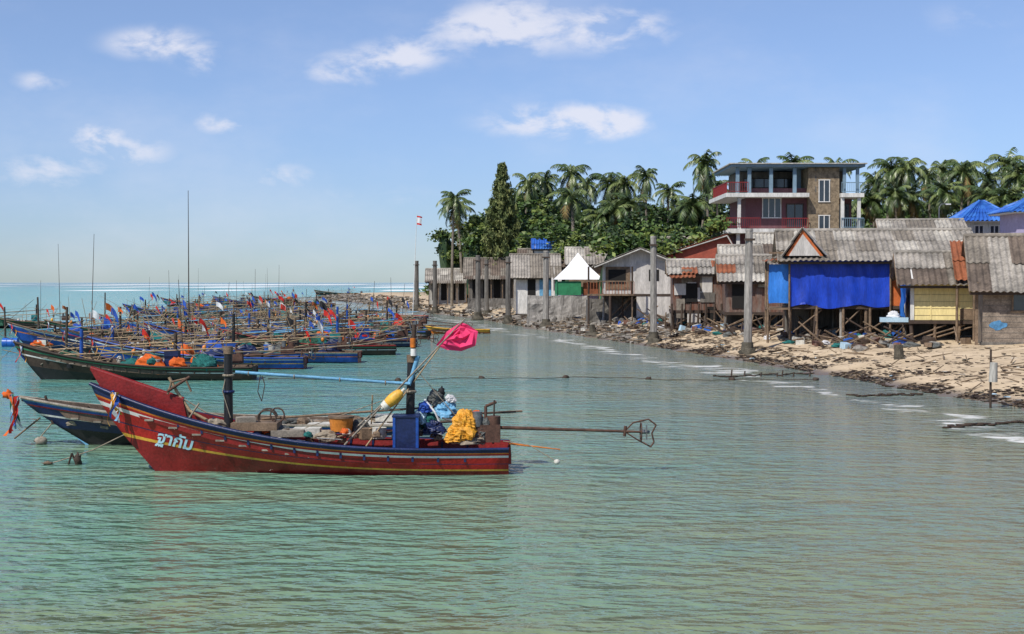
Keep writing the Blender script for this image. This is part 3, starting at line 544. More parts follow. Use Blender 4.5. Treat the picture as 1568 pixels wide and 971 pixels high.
def ex2(mb,w,zf,ze,zr,dp,gz,d,x0):
    mb.bx(w*.66,w*.94,-.06,-.03,zf+.02,zf+.5,'weathered_wood')
    tarp(mb,.2,dp*.7,-.08,zf+.1,ze-.3,'sunlit_blue_tarp',3,20,10,'y'); mb.bx(-.9,-.05,.2,3,zf-.2,zf-.1,'weathered_wood')
    mb.box((-.7,.3,zf-.0),(1.2,.5,.2),'light_plastic'); mb.bx(-.03,.13,-.05,-.026,zf,ze,'white_wall')
    mb.cloth((-.7,.5,zf+.2),(.3,.3,.2),'white_cloth',3,14,10)
    for k in range(5): mb.bx(0,w,-.014,-.006,zf+.3*k+.2,zf+.3*k+.21,'weathered_wood')
house('cream_stilt_house',1395,1503,62,490,426,387,5,'cream_wall',GR+['roof_d'],True,None,'x',.6,side='white_wall',seed=5,extra=ex2)  # white side: sunlit brightness of the left wall put into its colour
mb=MB(); d=61.; e=E('lean_to_roof',(SX(1462,d),d,0),-.25); mb.corr((0,0,SZ(428,d)),(.9,0,SZ(428,d)),(.6,2.6,SZ(368,d)),(-.1,2.6,SZ(368,d)),['roof_rust'],seed=2); mb.cyl((.1,.1,Gf(19,61)-.2),(.1,.1,SZ(428,d)),.06,.06,6,'weathered_wood'); mb.cyl((.8,.1,Gf(19,61)-.2),(.8,.1,SZ(428,d)),.06,.06,6,'weathered_wood'); mb.obj('sheet',e)
def ex3(mb,w,zf,ze,zr,dp,gz,d,x0):
    tarp(mb,.0,w*.56,-.05,zf-.05,ze-.12,'blue_tarp',1,110,20); tarp(mb,.2,dp*.9,-.06,zf+.2,ze-.3,'sunlit_blue_tarp',5,30,12,'y')  # left face takes the lighter blue with sunlight in its colour
    tarp(mb,-1.05,-.08,.1,zf+.1,ze-.4,'sunlit_blue_tarp',7,20,12)
    mb.bx(w*.56,w*.62,-.05,-.01,zf,ze-.1,'orange_wall'); mb.bx(w*.64,w*.72,-.05,-.01,zf+.3,ze-.5,'grey_siding')
    for x in(-.05,w*.56): mb.cyl((x,-.25,gz),(x,-.22,ze-.05),.05,.05,6,'weathered_wood')
    for x in(w*.15,w*.3,w*.45): mb.cyl((x,-.05,gz),(x,-.05,zf),.07,.07,6,'weathered_wood')
    mb.bx(-1.0,0,.2,.3,ze+.1,ze+.2,'weathered_wood')
    mb.corr((-1.3,-.3,ze-.3),(.1,-.3,ze-.12),(.1,3.4,ze+.1),(-1.3,3.4,ze-.1),['roof_b','roof_rust'],seed=9)
    mb.cyl((-1.05,-.0,gz-.2),(-1.05,-.0,ze-.35),.06,.06,6,'weathered_wood'); mb.cyl((-1.05,3,gz-.2),(-1.05,3,ze-.2),.06,.06,6,'weathered_wood')
    mb.bx(-1.1,0,-.05,3.2,zf-.2,zf-.1,'weathered_wood')
    mb.corr((-.35,-.6,ze+.0),(-.35,3.,ze+.0),(.55,3.,zr+.0),(.55,-.6,zr-.0),['roof_c'],seed=4); mb.corr((1.6,-.6,ze+.05),(1.6,3.,ze+.05),(.55,3.,zr+.0),(.55,-.6,zr-.0),['roof_c','white_roof'],seed=5)
    mb.add([(-.25,-.45,ze),(1.5,-.45,ze),(.55,-.45,zr-.08)],[(0,1,2)],'orange_wall'); mb.add([(-.1,-.47,ze+.0),(1.35,-.47,ze+.0),(.55,-.47,zr-.28)],[(0,1,2)],'grey_siding')
house('blue_tarp_stilt_house',1210,1475,68,468,392,354,6.5,'weathered_wood',GR,True,None,'x',.6,seed=8,extra=ex3,rows=3)
def ex4(mb,w,zf,ze,zr,dp,gz,d,x0):
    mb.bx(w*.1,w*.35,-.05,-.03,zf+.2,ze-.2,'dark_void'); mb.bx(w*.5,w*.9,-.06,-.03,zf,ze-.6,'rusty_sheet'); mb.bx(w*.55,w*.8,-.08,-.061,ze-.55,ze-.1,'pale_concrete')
house('tin_shack',1112,1200,80,478,425,392,6,'rusty_sheet',GR+['roof_rust'],True,None,'x',.5,seed=12,extra=ex4,rows=3)
def ex5(mb,w,zf,ze,zr,dp,gz,d,x0):
    rr=random.Random(3)
    for k in range(12):
        a=rr.uniform(0,w-.7); z=rr.uniform(gz+.4,ze-.9); mb.bx(a,a+rr.uniform(.4,.9),-.04-.004*k,-.03-.004*k,z,z+rr.uniform(.5,1.2),rr.choice(['rusty_sheet','roof_rust','dark_concrete','roof_b','grey_siding','dark_void']))
    for k in range(7): mb.cyl((w*k/6,-.4,gz-.1),(w*k/6+rr.uniform(-.1,.1),-.35,zf+.4),.07,.06,6,'dark_wood')
    mb.corr((-.2,-.9,ze-.35),(w*.45,-.9,ze-.35),(w*.45,.2,ze+.02),(-.2,.2,ze+.02),['roof_rust','roof_c'],seed=2)
house('rusty_tin_shack',1030,1105,86,475,417,399,5,'rusty_sheet',['roof_c','roof_a','roof_rust'],True,None,'x',.35,seed=14,extra=ex5)
house('patched_roof_shack',1110,1160,92,None,400,377,6,'rusty_sheet',GR+['roof_rust'],False,None,'x',.4,seed=15)
def ex6(mb,w,zf,ze,zr,dp,gz,d,x0):
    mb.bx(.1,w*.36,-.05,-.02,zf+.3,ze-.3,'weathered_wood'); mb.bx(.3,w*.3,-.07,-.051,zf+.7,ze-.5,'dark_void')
    mb.bx(-1.2,w*.40,-1.6,-.05,zf-.12,zf,'weathered_wood')
    for k in range(16): x=-1.2+(w*.4+1.2)*k/15; mb.bx(x,x+.04,-1.6,-1.56,zf,zf+.85,'roof_rust')
    mb.bx(-1.2,w*.4,-1.62,-1.55,zf+.85,zf+.92,'weathered_wood')
    for x in(-1.1,w*.38): mb.cyl((x,-1.5,gz-.3),(x,-1.5,ze-.3),.07,.07,6,'dark_wood')
    mb.cyl((.4,-1.5,gz-.3),(.4,-1.5,zf),.1,.1,6,'dark_wood')
    mb.bx(w*.45,w+.0,-.07,-.03,gz,ze-.0,'grey_siding')
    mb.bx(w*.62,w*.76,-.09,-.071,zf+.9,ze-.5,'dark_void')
house('grey_gable_house',925,1035,100,450,402,380,8,'grey_siding',['roof_c','roof_a'],True,None,'y',.7,seed=16,extra=ex6,ridge_off=.5)
house('red_roof_house',1010,1130,112,None,392,360,8,'roof_red',['roof_red'],False,None,'y',.3,seed=17,ridge_off=.85)
house('grey_roof_house',1000,1062,118,None,385,364,6,'white_wall',GR,False,None,'x',.4,seed=18)
house('grey_roof_house',1155,1225,98,None,385,358,6,'white_wall',GR+['roof_d'],False,None,'x',.4,seed=19)
house('grey_roof_house',1355,1470,92,None,360,338,7,'white_wall',GR+['orange_wall'],False,None,'x',.4,seed=20)
house('grey_roof_house',872,935,124,None,402,380,6,'weathered_wood',['roof_c','roof_a','roof_b'],False,None,'x',.4,seed=21)
house('blue_roof_house',818,890,144,None,380,367,6,'white_wall',['roof_blue','roof_blue2'],False,None,'x',.3,seed=22)
def ex7(mb,w,zf,ze,zr,dp,gz,d,x0):
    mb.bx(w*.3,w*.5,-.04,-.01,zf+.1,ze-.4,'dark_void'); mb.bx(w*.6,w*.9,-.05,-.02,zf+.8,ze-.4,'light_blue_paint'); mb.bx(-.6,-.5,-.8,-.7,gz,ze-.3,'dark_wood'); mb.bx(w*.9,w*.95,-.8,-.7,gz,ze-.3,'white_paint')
def ex8(mb,w,zf,ze,zr,dp,gz,d,x0):
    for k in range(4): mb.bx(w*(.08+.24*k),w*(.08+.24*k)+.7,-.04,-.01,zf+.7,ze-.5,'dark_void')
    for k in range(5): mb.bx(w*k/4-.05,w*k/4+.05,-1.2,-1.1,gz-.2,ze-.3,'weathered_wood')
    mb.corr((-.4,-1.5,ze-.5),(w+.4,-1.5,ze-.5),(w+.4,-.3,ze-.1),(-.4,-.3,ze-.1),['roof_b','roof_d'],seed=5,rows=1); mb.bx(0,w,-1.2,-.1,zf,zf+.2,'weathered_wood')
house('shore_house',790,850,128,None,420,390,7,'white_wall',['roof_b','roof_a'],False,None,'x',.6,seed=23,extra=ex7)
house('shore_house',718,786,154,None,421,396,7,'dark_concrete',BR,False,None,'x',.6,seed=24,extra=ex8)
house('shore_house',657,714,176,None,428,412,6,'pale_concrete',['roof_c','roof_a'],False,None,'x',.5,seed=25,extra=ex8)
house('shore_house',800,860,142,None,405,382,6,'white_wall',BR,False,None,'x',.5,seed=26)
d=116; x0=SX(853,d); w=SX(920,d)-x0; e=E('white_roof_pavilion',(x0,d,0)); mb=MB(); ze=SZ(428,d); zr=SZ(387,d+1.8); c=(w/2,1.8,zr); p=[(-.2,-.2,ze),(w+.2,-.2,ze),(w+.2,3.8,ze),(-.2,3.8,ze)]
q=[(w/2+(a-w/2)*.45,1.8+(b_-1.8)*.45,ze+(zr-ze)*.48) for a,b_,_ in p]
mb.add(p+q+[c],[(i,(i+1)%4,4+(i+1)%4,4+i) for i in range(4)]+[(4+i,4+(i+1)%4,8) for i in range(4)],'white_roof'); mb.obj('roof',e); mb=MB(); gz=Gf(x0,d)-.3
for a in(0,w):
    for b_ in(0,3.6): mb.cyl((a,b_,gz),(a,b_,ze),.07,.07,6,'green_paint')
mb.bx(0,w,3.5,3.58,gz,ze-.6,'green_wall'); mb.bx(.05,w*.55,.0,.06,SZ(452,d),ze-.15,'green_wall'); mb.bx(w*.6,w*.95,.3,.36,SZ(452,d),ze-.25,'roof_rust'); mb.bx(0,w,3.4,3.48,gz,ze-1.2,'lav_wall'); mb.obj('posts_and_walls',e)
def seawall(pxl,pxr,d,top,mat):
    x0=SX(pxl,d); w=SX(pxr,d)-x0; e=E('sea_wall',(x0,d,0),0); mb=MB(); zt=SZ(top,d); rr=random.Random(pxl)
    nx=int(w/.25); nz_=int((zt+.6)/.22)+1; vs=[]
    for j in range(nz_+1):
        for i in range(nx+1):
            x=w*i/nx; z=-.6+(zt+.6)*j/nz_; vs.append((x,-.08+.16*noise.noise((x*.9,z*1.4,pxl))+.07*noise.noise((x*3,z*4,1))-.25*(1-j/nz_),z+(.08*noise.noise((x*1.1,0,3)) if j==nz_ else 0)))
    mb.add(vs,[(j*(nx+1)+i,j*(nx+1)+i+1,(j+1)*(nx+1)+i+1,(j+1)*(nx+1)+i) for j in range(nz_) for i in range(nx)],mat,False)
    mb.bx(0,w,.1,2.5,-.5,zt-.06,mat)
    x=0
    while x<w: mb.bx(x,x+.22,-.16,.12,0,zt+.05,mat); x+=2.6
    for k in range(int(w*9)): a=rr.uniform(0,w); yy=-rr.uniform(.2,3.2); mb.blob((a,yy,max(0,Gf(x0+a,d+yy))+.08),(rr.uniform(.1,.4),.3,rr.uniform(.1,.3)),rr.choice(['rubble','rubble','dark_concrete','barnacle_rock']),k,.5,6,4,False)
    mb.obj('masonry',e)
seawall(808,900,112,453,'concrete'); seawall(900,1025,101,458,'dark_concrete'); seawall(716,800,148,457,'dark_concrete')
# three storey house
d=120; x0=SX(1122,d); e=E('three_storey_house',(x0,d,0)); k=F/d
X=lambda px:(px-1122)/k
Zt=SZ(253,d); Z3=SZ(297,d); Z2=SZ(351,d); gz=1.2; W=X(1318)
mb=MB()
mb.bx(X(1142),X(1236),0.3,9,Z2,Z3-.35,'plum_wall'); mb.bx(X(1236),X(1283),-.3,9,gz,Zt-.25,'stone_wall'); mb.bx(X(1283),X(1310),1.6,9,Z2,Z3-.35,'plum_wall'); mb.bx(X(1140),X(1310),4.,9,Z3,Zt-.3,'dark_concrete')
mb.bx(X(1128),X(1236),.5,9,gz,Z2-.4,'plum_wall'); mb.bx(X(1283),X(1310),.8,9,gz,Z2-.4,'plum_wall'); mb.obj('walls',e)
mb=MB(); mb.bx(X(1117),W+.1,-.9,9.3,Zt-.22,Zt,'slate_blue_post'); mb.bx(X(1114),W+.25,-1.05,9.4,Zt+.003,Zt+.09,'pale_concrete')
mb.bx(X(1108),X(1235)-.05,-1.2,9.1,Z3-.34,Z3,'white_wall'); mb.bx(X(1283)+.02,W,-1.0,9.1,Z3-.34,Z3,'white_wall'); mb.bx(X(1108),X(1235)-.05,-1.2,9.1,Z2-.38,Z2,'white_wall'); mb.bx(X(1283)+.02,W,-1.0,9.1,Z2-.38,Z2,'white_wall'); mb.obj('slabs',e)
mb=MB()
for px in(1125,1143,1176,1212): mb.bx(X(px),X(px)+.28,-.5,-.22,Z3,Zt-.225,'slate_blue_post')
for px in(1288,1308): mb.bx(X(px),X(px)+.25,-.5,-.25,Z3,Zt-.225,'slate_blue_post')
for px in(1127,1284,1309): mb.bx(X(px),X(px)+.26,-.8,-.54,Z2,Z3-.345,'white_wall')
for px in(1125,1200,1284,1309): mb.bx(X(px),X(px)+.3,-.8,-.5,gz,Z2-.385,'white_wall')
mb.bx(X(1150),X(1152)+.1,2,2.2,Z3,Zt-.225,'slate_blue_post'); mb.bx(X(1225),X(1233),2,2.2,Z3,Zt-.225,'slate_blue_post'); mb.bx(X(1143),X(1236),.6,.7,Z3+.001,Z3+.5,'plum_wall')
mb.obj('columns',e); mb=MB()
def rail(xa,xb,y,z,m_='maroon_rail',hh=.85):
    mb.bx(xa,xb,y,y+.06,z+hh,z+hh+.07,m_); mb.bx(xa,xb,y,y+.05,z+.1,z+.15,m_); n_=int((xb-xa)/.16)
    for i in range(n_+1): x=xa+(xb-xa)*i/n_; mb.bx(x,x+.035,y+.01,y+.04,z+.15,z+hh,m_)
rail(X(1109),X(1142),-1.15,Z3+.002); rail(X(1109),X(1160),-1.15,Z2+.002); rail(X(1195),X(1235),-.6,Z2+.002); rail(X(1284),W,-.9,Z2+.002,'slate_blue_post'); rail(X(1284),W,-.9,Z3+.002,'slate_blue_post')
for yy in np.arange(-1.1,7,.25): 
    for z in(Z2,Z3): mb.bx(X(1109),X(1109)+.035,yy,yy+.035,z+.01,z+.86,'maroon_rail')
for z in(Z2,Z3): mb.bx(X(1109)-.01,X(1109)+.06,-1.05,7.2,z+.86,z+.93,'maroon_rail')
mb.obj('railings',e); mb=MB()
window(mb,X(1168),X(1196),SZ(333,d),SZ(304,d),.3,'white_paint',3); window(mb,X(1252),X(1268),SZ(309,d),SZ(277,d),-.3,'white_paint',2); window(mb,X(1252),X(1268),SZ(352,d),SZ(331,d),-.3,'white_paint',2)
window(mb,X(1289),X(1306),Z2+.1,Z3-.8,1.6,'dark_wood',2); window(mb,X(1205),X(1230),Z2+.1,Z3-.9,.3,'dark_wood',2); window(mb,X(1150),X(1190),gz+2.8,gz+4.4,.5,'white_paint',3); window(mb,X(1150),X(1230),Z3+.8,Zt-.9,4.,'dark_wood',5)
for z in(Z3+.1,Z3+1.,Z3+1.9): mb.bx(X(1246),X(1248),-.31,-.301,z,z+.5,'dark_concrete')
mb.obj('windows',e)
def hip(name,pxl,pxr,d,eave,ridge,wallm,roofk):
    x0=SX(pxl,d); w=SX(pxr,d)-x0; dp=w*.9; e=E(name,(x0,d,0)); ze=SZ(eave,d); zr=SZ(ridge,d+dp/2); mb=MB(); g0=Gf(x0,d)-.2
    mb.bx(0,w,0,dp,g0,ze,wallm); mb.obj('walls',e); mb=MB(); o=.6
    P=[(-o,-o,ze-.1),(w+o,-o,ze-.1),(w+o,dp+o,ze-.1),(-o,dp+o,ze-.1)]; R1=(w*.45,dp/2,zr); R2=(w*.55,dp/2,zr)
    for a,b_,c_,e_ in((0,1,R2,R1),(3,2,R2,R1)): mb.corr(P[a],P[b_],c_,e_,roofk,.3,.05,5,seed=1)
    mb.corr(P[0],P[3],R1,R1,roofk,.3,.05,5); mb.corr(P[1],P[2],R2,R2,roofk,.3,.05,5)
    mb.cyl(P[0],R1,.1,.1,6,'roof_blue2'); mb.cyl(P[1],R2,.1,.1,6,'roof_blue2'); mb.bx(-o+.05,w+o-.05,-o+.05,dp+o-.05,ze-.2,ze-.13,'white_paint'); mb.obj('roof',e)
    mb=MB(); window(mb,w*.2,w*.4,ze-1.2,ze-.45,0); window(mb,w*.55,w*.75,ze-1.2,ze-.45,0); mb.obj('windows',e)
hip('blue_roof_villa',1478,1545,95,336,308,'white_wall',['roof_blue','roof_blue2']); hip('blue_roof_villa',1556,1640,88,322,300,'lav_wall',['roof_blue2','roof_blue'])
d=98; e=E('street_lamp',(SX(1437,d),d,0)); mb=MB(); g0=Gf(30,98); mb.cyl((0,0,g0-.2),(0,0,SZ(318,d)),.06,.04,7,'steel'); mb.tube([(0,0,SZ(318,d)),(.15,0,SZ(313,d)),(.5,0,SZ(312,d))],.03,'steel'); mb.box((.62,0,SZ(313,d)),(.35,.14,.08),'white_paint'); mb.obj('pole_and_lamp',e)
# ---------------------------------------------------------------- beach debris
mb=MB(); rr=random.Random(9)
def chunk(x,y,z,s,mat,fl=1.):
    vs=[(x+(a*s*rr.uniform(.3,1)),y+(b_*s*rr.uniform(.3,1)),z+fl*(c_*s*rr.uniform(.1,.45))) for c_ in(-1,1) for b_ in(-1,1) for a in(-1,1)]
    mb.add(vs,[(0,2,3,1),(4,5,7,6),(0,1,5,4),(2,6,7,3),(0,4,6,2),(1,3,7,5)],mat)
for i in range(9000):
    far=rr.random()<.42; y=rr.uniform(37,88) if not far else rr.choice([rr.uniform(80,130),rr.uniform(90,320)])
    if not far:
        q=rr.random(); s0=(abs(rr.gauss(.40,.30)) if q<.46 else rr.gauss(1.8,.35) if q<.68 else rr.gauss(3.9,.5) if q<.80 else rr.uniform(0,9))+.35*math.sin(y*.7)*(q>.46)
        sz=rr.uniform(.012,.055)*(1+y/110); mt=rr.choice(['seaweed']*18+['driftwood']*4+['rubble']*1+['barnacle_rock']*2+(['white_foam'] if rr.random()<.4 else [])+(['light_plastic'] if rr.random()<.15 else []))
    else:
        s0=abs(rr.gauss(1.2,1.6)) if rr.random()<.6 else rr.uniform(0,8); sz=rr.uniform(.04,.15)*(1+y/110)
        mt=rr.choice(['seaweed']*5+['driftwood']*3+['rubble']*10+['barnacle_rock']*5+(['white_foam'] if rr.random()<.4 else []))
    x=float(np.interp(y,shy,shx))+s0
    chunk(x,y,Gf(x,y)+sz*.15,sz*(1 if far else 1.7),mt,1. if far else .35)
for i in range(240):
    y=rr.uniform(40,110); x=float(np.interp(y,shy,shx))+rr.uniform(-.2,5); a=rr.uniform(0,3.14); L=rr.uniform(.3,1.2); z=Gf(x,y)+.06
    mb.cyl((x,y,z),(x+math.cos(a)*L,y+math.sin(a)*L,z+rr.uniform(0,.2)),.025,.015,5,'driftwood')
e=E('beach_debris'); mb.obj('debris_scatter',e)
mb=MB(); rr=random.Random(19)
for i in range(260):
    y=rr.uniform(58,98); x=float(np.interp(y,shy,shx))+rr.uniform(3.4,8.5); z=Gf(x,y); q=rr.random()
    if q<.22: mb.box((x,y,z+.12),(rr.uniform(.2,.6),.3,rr.uniform(.15,.35)),rr.choice(['weathered_wood','white_foam','dark_wood','dark_wood','rusty_sheet','rusty_sheet','light_plastic','blue_plastic']),rr.uniform(0,3),rr.uniform(-.3,.3))
    elif q<.6: mb.cyl((x,y,z+.1),(x+rr.uniform(-1.5,1.5),y+rr.uniform(-.5,.5),z+rr.uniform(.1,1.1)),.05,.04,5,rr.choice(['driftwood','dark_wood','weathered_wood']))
    else: mb.cloth((x,y,z+.08),(rr.uniform(.15,.4),.3,rr.uniform(.10,.24)),rr.choice(['blue_cloth','grey_net','teal_net','white_cloth','seaweed','seaweed','dark_wood','rubble','rubble']),i,10,7)
e=E('salvage_pile'); mb.obj('junk',e)
mb=MB()
for (a,b_,c_,dd) in((1095,577,1245,573),(1300,607,1410,605),(1450,655,1568,648),(1350,590,1420,600)):
    p=[]
    for i in range(16):
        t=i/15; px=a+(c_-a)*t; py=b_+(dd-b_)*t+rr.uniform(-1.5,1.5); q=CAMZ*F/(py-432); p.append((SX(px,q),q,.01+rr.uniform(0,.02)))
    mb.tube(p,.018,'seaweed',5)
    for q in p: mb.blob(q,(rr.uniform(.06,.2),.08,.03),'seaweed',rr.random()*9,.5,7,4)
for px in(1120,1140,1165,1190,1198,1215,1240): q=CAMZ*F/(577-432); mb.cyl((SX(px,q),q,-.1),(SX(px,q)+.03,q,rr.uniform(.12,.3)),.035,.025,6,'dark_wood')
e=E('driftwood_line'); mb.obj('weed_and_stakes',e)
# ---------------------------------------------------------------- trees
def frond(rr,V,Fc,Mi,base,az,el,L,mi):
    d=Vector((math.cos(az),math.sin(az),0)); side=Vector((-d.y,d.x,0)); n_=11; pts=[]; p=Vector(base); a=el
    for i in range(n_+1):
        pts.append(p.copy()); p=p+(d*math.cos(a)+Vector((0,0,math.sin(a))))*(L/n_); a-=rr.uniform(.12,.18)+.03*i/n_
    for i in range(1,n_):
        t=i/n_; l_=L*.26*(math.sin(math.pi*(.12+.85*t))**.7); ax=(pts[i+1]-pts[i]).normalized()
        for sg in(-1,1):
            for hh in(0,.5):
                b0=pts[i].lerp(pts[i+1],hh); dr=(side*sg*.8+ax*.45+Vector((0,0,-rr.uniform(.25,.9)))).normalized(); wd=ax*.075
                o=len(V); V+= [b0-wd,b0+wd,b0+dr*l_+wd*.15+Vector((0,0,-.12*l_)),b0+dr*l_-wd*.15+Vector((0,0,-.12*l_))]; Fc.append((o,o+1,o+2,o+3)); Mi.append(mi)
    for i in range(n_):
        o=len(V); w_=.05; V+=[pts[i]-side*w_,pts[i]+side*w_,pts[i+1]+side*w_*.8,pts[i+1]-side*w_*.8]; Fc.append((o,o+1,o+2,o+3)); Mi.append(3)
def palm_mesh(seed,H):
    rr=random.Random(seed); V=[];Fc=[];Mi=[]; mb=MB(); lean=rr.uniform(-1.6,1.6); ly_=rr.uniform(-1,1); pts=[]
    for i in range(9): t=i/8; pts.append(Vector((lean*t*t,ly_*t*t,H*t)))
    for i in range(8): mb.cyl(pts[i],pts[i+1],.20-.008*i,.192-.008*i,7,'trunk')
    top=pts[-1]; nf=rr.randint(22,30); wind=rr.uniform(.0,.35)
    for i in range(nf):
        u=i/nf; el=1.35-2.2*u+rr.uniform(-.2,.2); az=i*2.399+rr.uniform(-.3,.3); az-=wind*math.sin(az); frond(rr,V,Fc,Mi,top,az,el,rr.uniform(2.0,3.2),2 if (u>.86 and rr.random()<.6) else rr.choice([0,0,1]))
    me=bpy.data.meshes.new('palm'); nv=len(mb.v); me.from_pydata(mb.v+[tuple(v) for v in V],[],mb.f+[tuple(i+nv for i in f) for f in Fc])
    for k in('palm_leaf','palm_leaf_sun','palm_leaf_dry','palm_leaf_sun','trunk'): me.materials.append(MATS[k])
    me.polygons.foreach_set('material_index',[4]*len(mb.f)+Mi); me.update(); return me
PM=[(palm_mesh(40+i,12),12.) for i in range(9)]
def palm(px,top,d):
    m_,H=R.choice(PM); x=SX(px,d); g0=Gf(x,d); h=SZ(top,d)-1.3-g0; s_=R.uniform(.85,1.15)
    o=bpy.data.objects.new('coconut_palm',m_); sc.collection.objects.link(o); o.location=(x,d,g0-.2)
    o.scale=(s_,s_,h/H); o.rotation_euler=(0,0,R.uniform(0,6.28))
for px,t,d in((692,286,168),(708,300,178),(716,335,184),(800,266,185),(826,262,190),(868,250,180),(895,266,190),(925,264,182),(945,270,190),(975,262,178),(990,253,172),(1020,276,185),(1068,262,175),(1087,234,156),(1100,270,170),(910,310,148),(935,300,147),(985,290,150),(880,280,148),(1050,292,148),
    (1130,262,170),(1160,240,165),(1190,252,175),(1222,238,165),(1262,250,175),(1290,240,165),(1335,262,160),(1355,240,158),(1385,248,165),(1408,238,155),(1425,250,160),(1445,242,165),(1470,244,158),(1492,242,152),(1512,256,160),(1530,234,165),(1556,252,150),(1575,240,155),(1600,250,160),
    (1340,285,146),(1375,275,144),(1400,282,146),(1432,272,142),(1460,285,144),(1500,276,142),(1540,280,138),(1565,286,138),(1322,300,146),(1640,250,150),(1690,255,150),(1740,250,155)): palm(px,t,d)
def leaves(name,crowns,mats,per,size,wts):
    C=[];MI=[]
    for (x,y,z,rx,rz) in crowns:
        nb=int(rx*rz*2.0)+6; w_=np.array(wts)*NR.uniform(.35,1.8,size=len(wts)); w_/=w_.sum()
        for k in range(nb):
            v=NR.normal(size=3); v/=np.linalg.norm(v); v[2]=abs(v[2])*1.0-.35*NR.rand(); rad=NR.uniform(.5,1.12)
            c=np.array([x,y,z])+v*np.array([rx,rx,rz])*rad; cr=NR.uniform(.5,1.2)
            p=c+NR.normal(size=(per,3))*cr*np.array([.5,.5,.28]); C.append(p)
            lite=NR.choice(len(mats),p=w_); mi=np.where(NR.rand(per)<.75,lite,NR.choice(len(mats),size=per,p=w_)); MI.append(mi)
    C=np.concatenate(C);MI=np.concatenate(MI);N=len(C)
    a=NR.normal(size=(N,3)); a[:,2]*=.45; a/=np.linalg.norm(a,axis=1)[:,None]; b_=np.cross(a,NR.normal(size=(N,3))+np.array([0,-.6,.6])); b_/=np.linalg.norm(b_,axis=1)[:,None]
    s_=size*NR.uniform(.6,1.3,size=(N,1)); V=np.stack([C-a*s_,C+b_*s_*.5,C+a*s_,C-b_*s_*.5],1).reshape(-1,3); Fq=np.arange(N*4).reshape(-1,4)
    me=npmesh(name,V,Fq,[MATS[m] for m in mats],False,MI); print(name,N); return me
cr=[]
prof_x=[690,715,740,780,830,880,940,1000,1050,1110,1200,1320,1400,1500,1800]; prof_y=[388,352,318,305,292,298,304,304,312,314,295,304,304,304,304]
for d,dn,n_ in((190,0,36),(180,18,32),(163,42,32),(150,66,30)):
    for i in range(n_):
        px=705+i*(1760-705)/n_+R.uniform(-10,10)
        if d<165 and (735<px<810 or 1108<px<1150): continue
        rx=R.uniform(1.6,3.4); top=np.interp(px,prof_x,prof_y)+dn+R.uniform(-18,16); rz=R.uniform(1.6,3.0); z=SZ(top,d)-rz
        if px<745 and d<175: continue
        cr.append((SX(px,d),d+R.uniform(-3,3),z,rx,rz))
me=leaves('tree_belt',cr,['leaf_dark','leaf_mid','leaf_light'],60,.30,[.38,.42,.20])
root=E('tree_belt'); o=bpy.data.objects.new('foliage',me); sc.collection.objects.link(o); o.parent=root
mb=MB()
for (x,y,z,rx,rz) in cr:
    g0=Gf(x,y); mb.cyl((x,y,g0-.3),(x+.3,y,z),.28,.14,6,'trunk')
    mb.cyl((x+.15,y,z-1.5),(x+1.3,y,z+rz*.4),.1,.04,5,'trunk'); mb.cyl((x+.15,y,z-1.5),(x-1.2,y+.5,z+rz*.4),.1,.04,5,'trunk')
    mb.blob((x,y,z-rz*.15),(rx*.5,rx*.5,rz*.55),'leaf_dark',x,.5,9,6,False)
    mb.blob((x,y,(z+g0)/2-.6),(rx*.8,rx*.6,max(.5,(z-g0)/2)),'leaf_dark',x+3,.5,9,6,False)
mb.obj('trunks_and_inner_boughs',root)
cs=[]
for i in range(52):
    px=690+i*13+R.uniform(-6,6); d=R.uniform(134,145) if px>850 else (162 if px>730 else 188); cs.append((SX(px,d),d,SZ(R.uniform(362,398),d),R.uniform(1.4,2.4),R.uniform(1.2,2.2)))
for px,py,d,r_ in((945,372,112,1.6),(965,378,111,1.4),(985,372,113,1.5),(1005,378,112,1.2),(1042,366,120,1.6),(1095,352,118,1.4)): cs.append((SX(px,d),d,SZ(py+8,d),r_,r_))
root=E('shrubs'); o=bpy.data.objects.new('foliage',leaves('shrubs',cs,['leaf_dark','leaf_mid','leaf_light'],60,.25,[.3,.4,.3])); sc.collection.objects.link(o); o.parent=root
mb=MB()
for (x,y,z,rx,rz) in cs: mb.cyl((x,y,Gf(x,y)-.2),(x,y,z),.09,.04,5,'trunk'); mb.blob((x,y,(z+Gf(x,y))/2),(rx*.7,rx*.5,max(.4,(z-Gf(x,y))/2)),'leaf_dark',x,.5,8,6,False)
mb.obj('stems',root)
d=159; x=SX(769,d); g0=Gf(x,d); H=SZ(248,d)-g0; root=E('casuarina_tree',(x,d,g0)); mb=MB(); mb.cyl((0,0,-.3),(0,0,H*.95),.3,.04,8,'trunk')
C=[];MI=[]
for k in range(330):
    t=NR.rand()**.8; z=H*(.05+.93*t); rad=3.1*(1-t)**.85*(.7+.45*NR.rand())+.12; az=NR.rand()*6.283; tip=np.array([math.cos(az)*rad,math.sin(az)*rad,z+rad*.3]); s0=np.array([0,0,z-.4])
    if k%3==0: mb.cyl(tuple(s0),tuple(tip),.04,.015,4,'trunk')
    q=NR.uniform(.25,1.05,size=(80,1)); p=s0+(tip-s0)*q+NR.normal(size=(80,3))*.20*(.5+.5*(1-t)); C.append(p)
    MI.append(np.full(80,int(NR.rand()<.4)))
C=np.concatenate(C);MI=np.concatenate(MI);N=len(C); a=NR.normal(size=(N,3))*.5; a[:,2]+=.8; a/=np.linalg.norm(a,axis=1)[:,None]; b_=np.cross(a,NR.normal(size=(N,3))); b_/=np.linalg.norm(b_,axis=1)[:,None]
s_=.24*NR.uniform(.6,1.3,size=(N,1)); V=np.stack([C-a*s_,C+b_*s_*.3,C+a*s_,C-b_*s_*.3],1).reshape(-1,3)
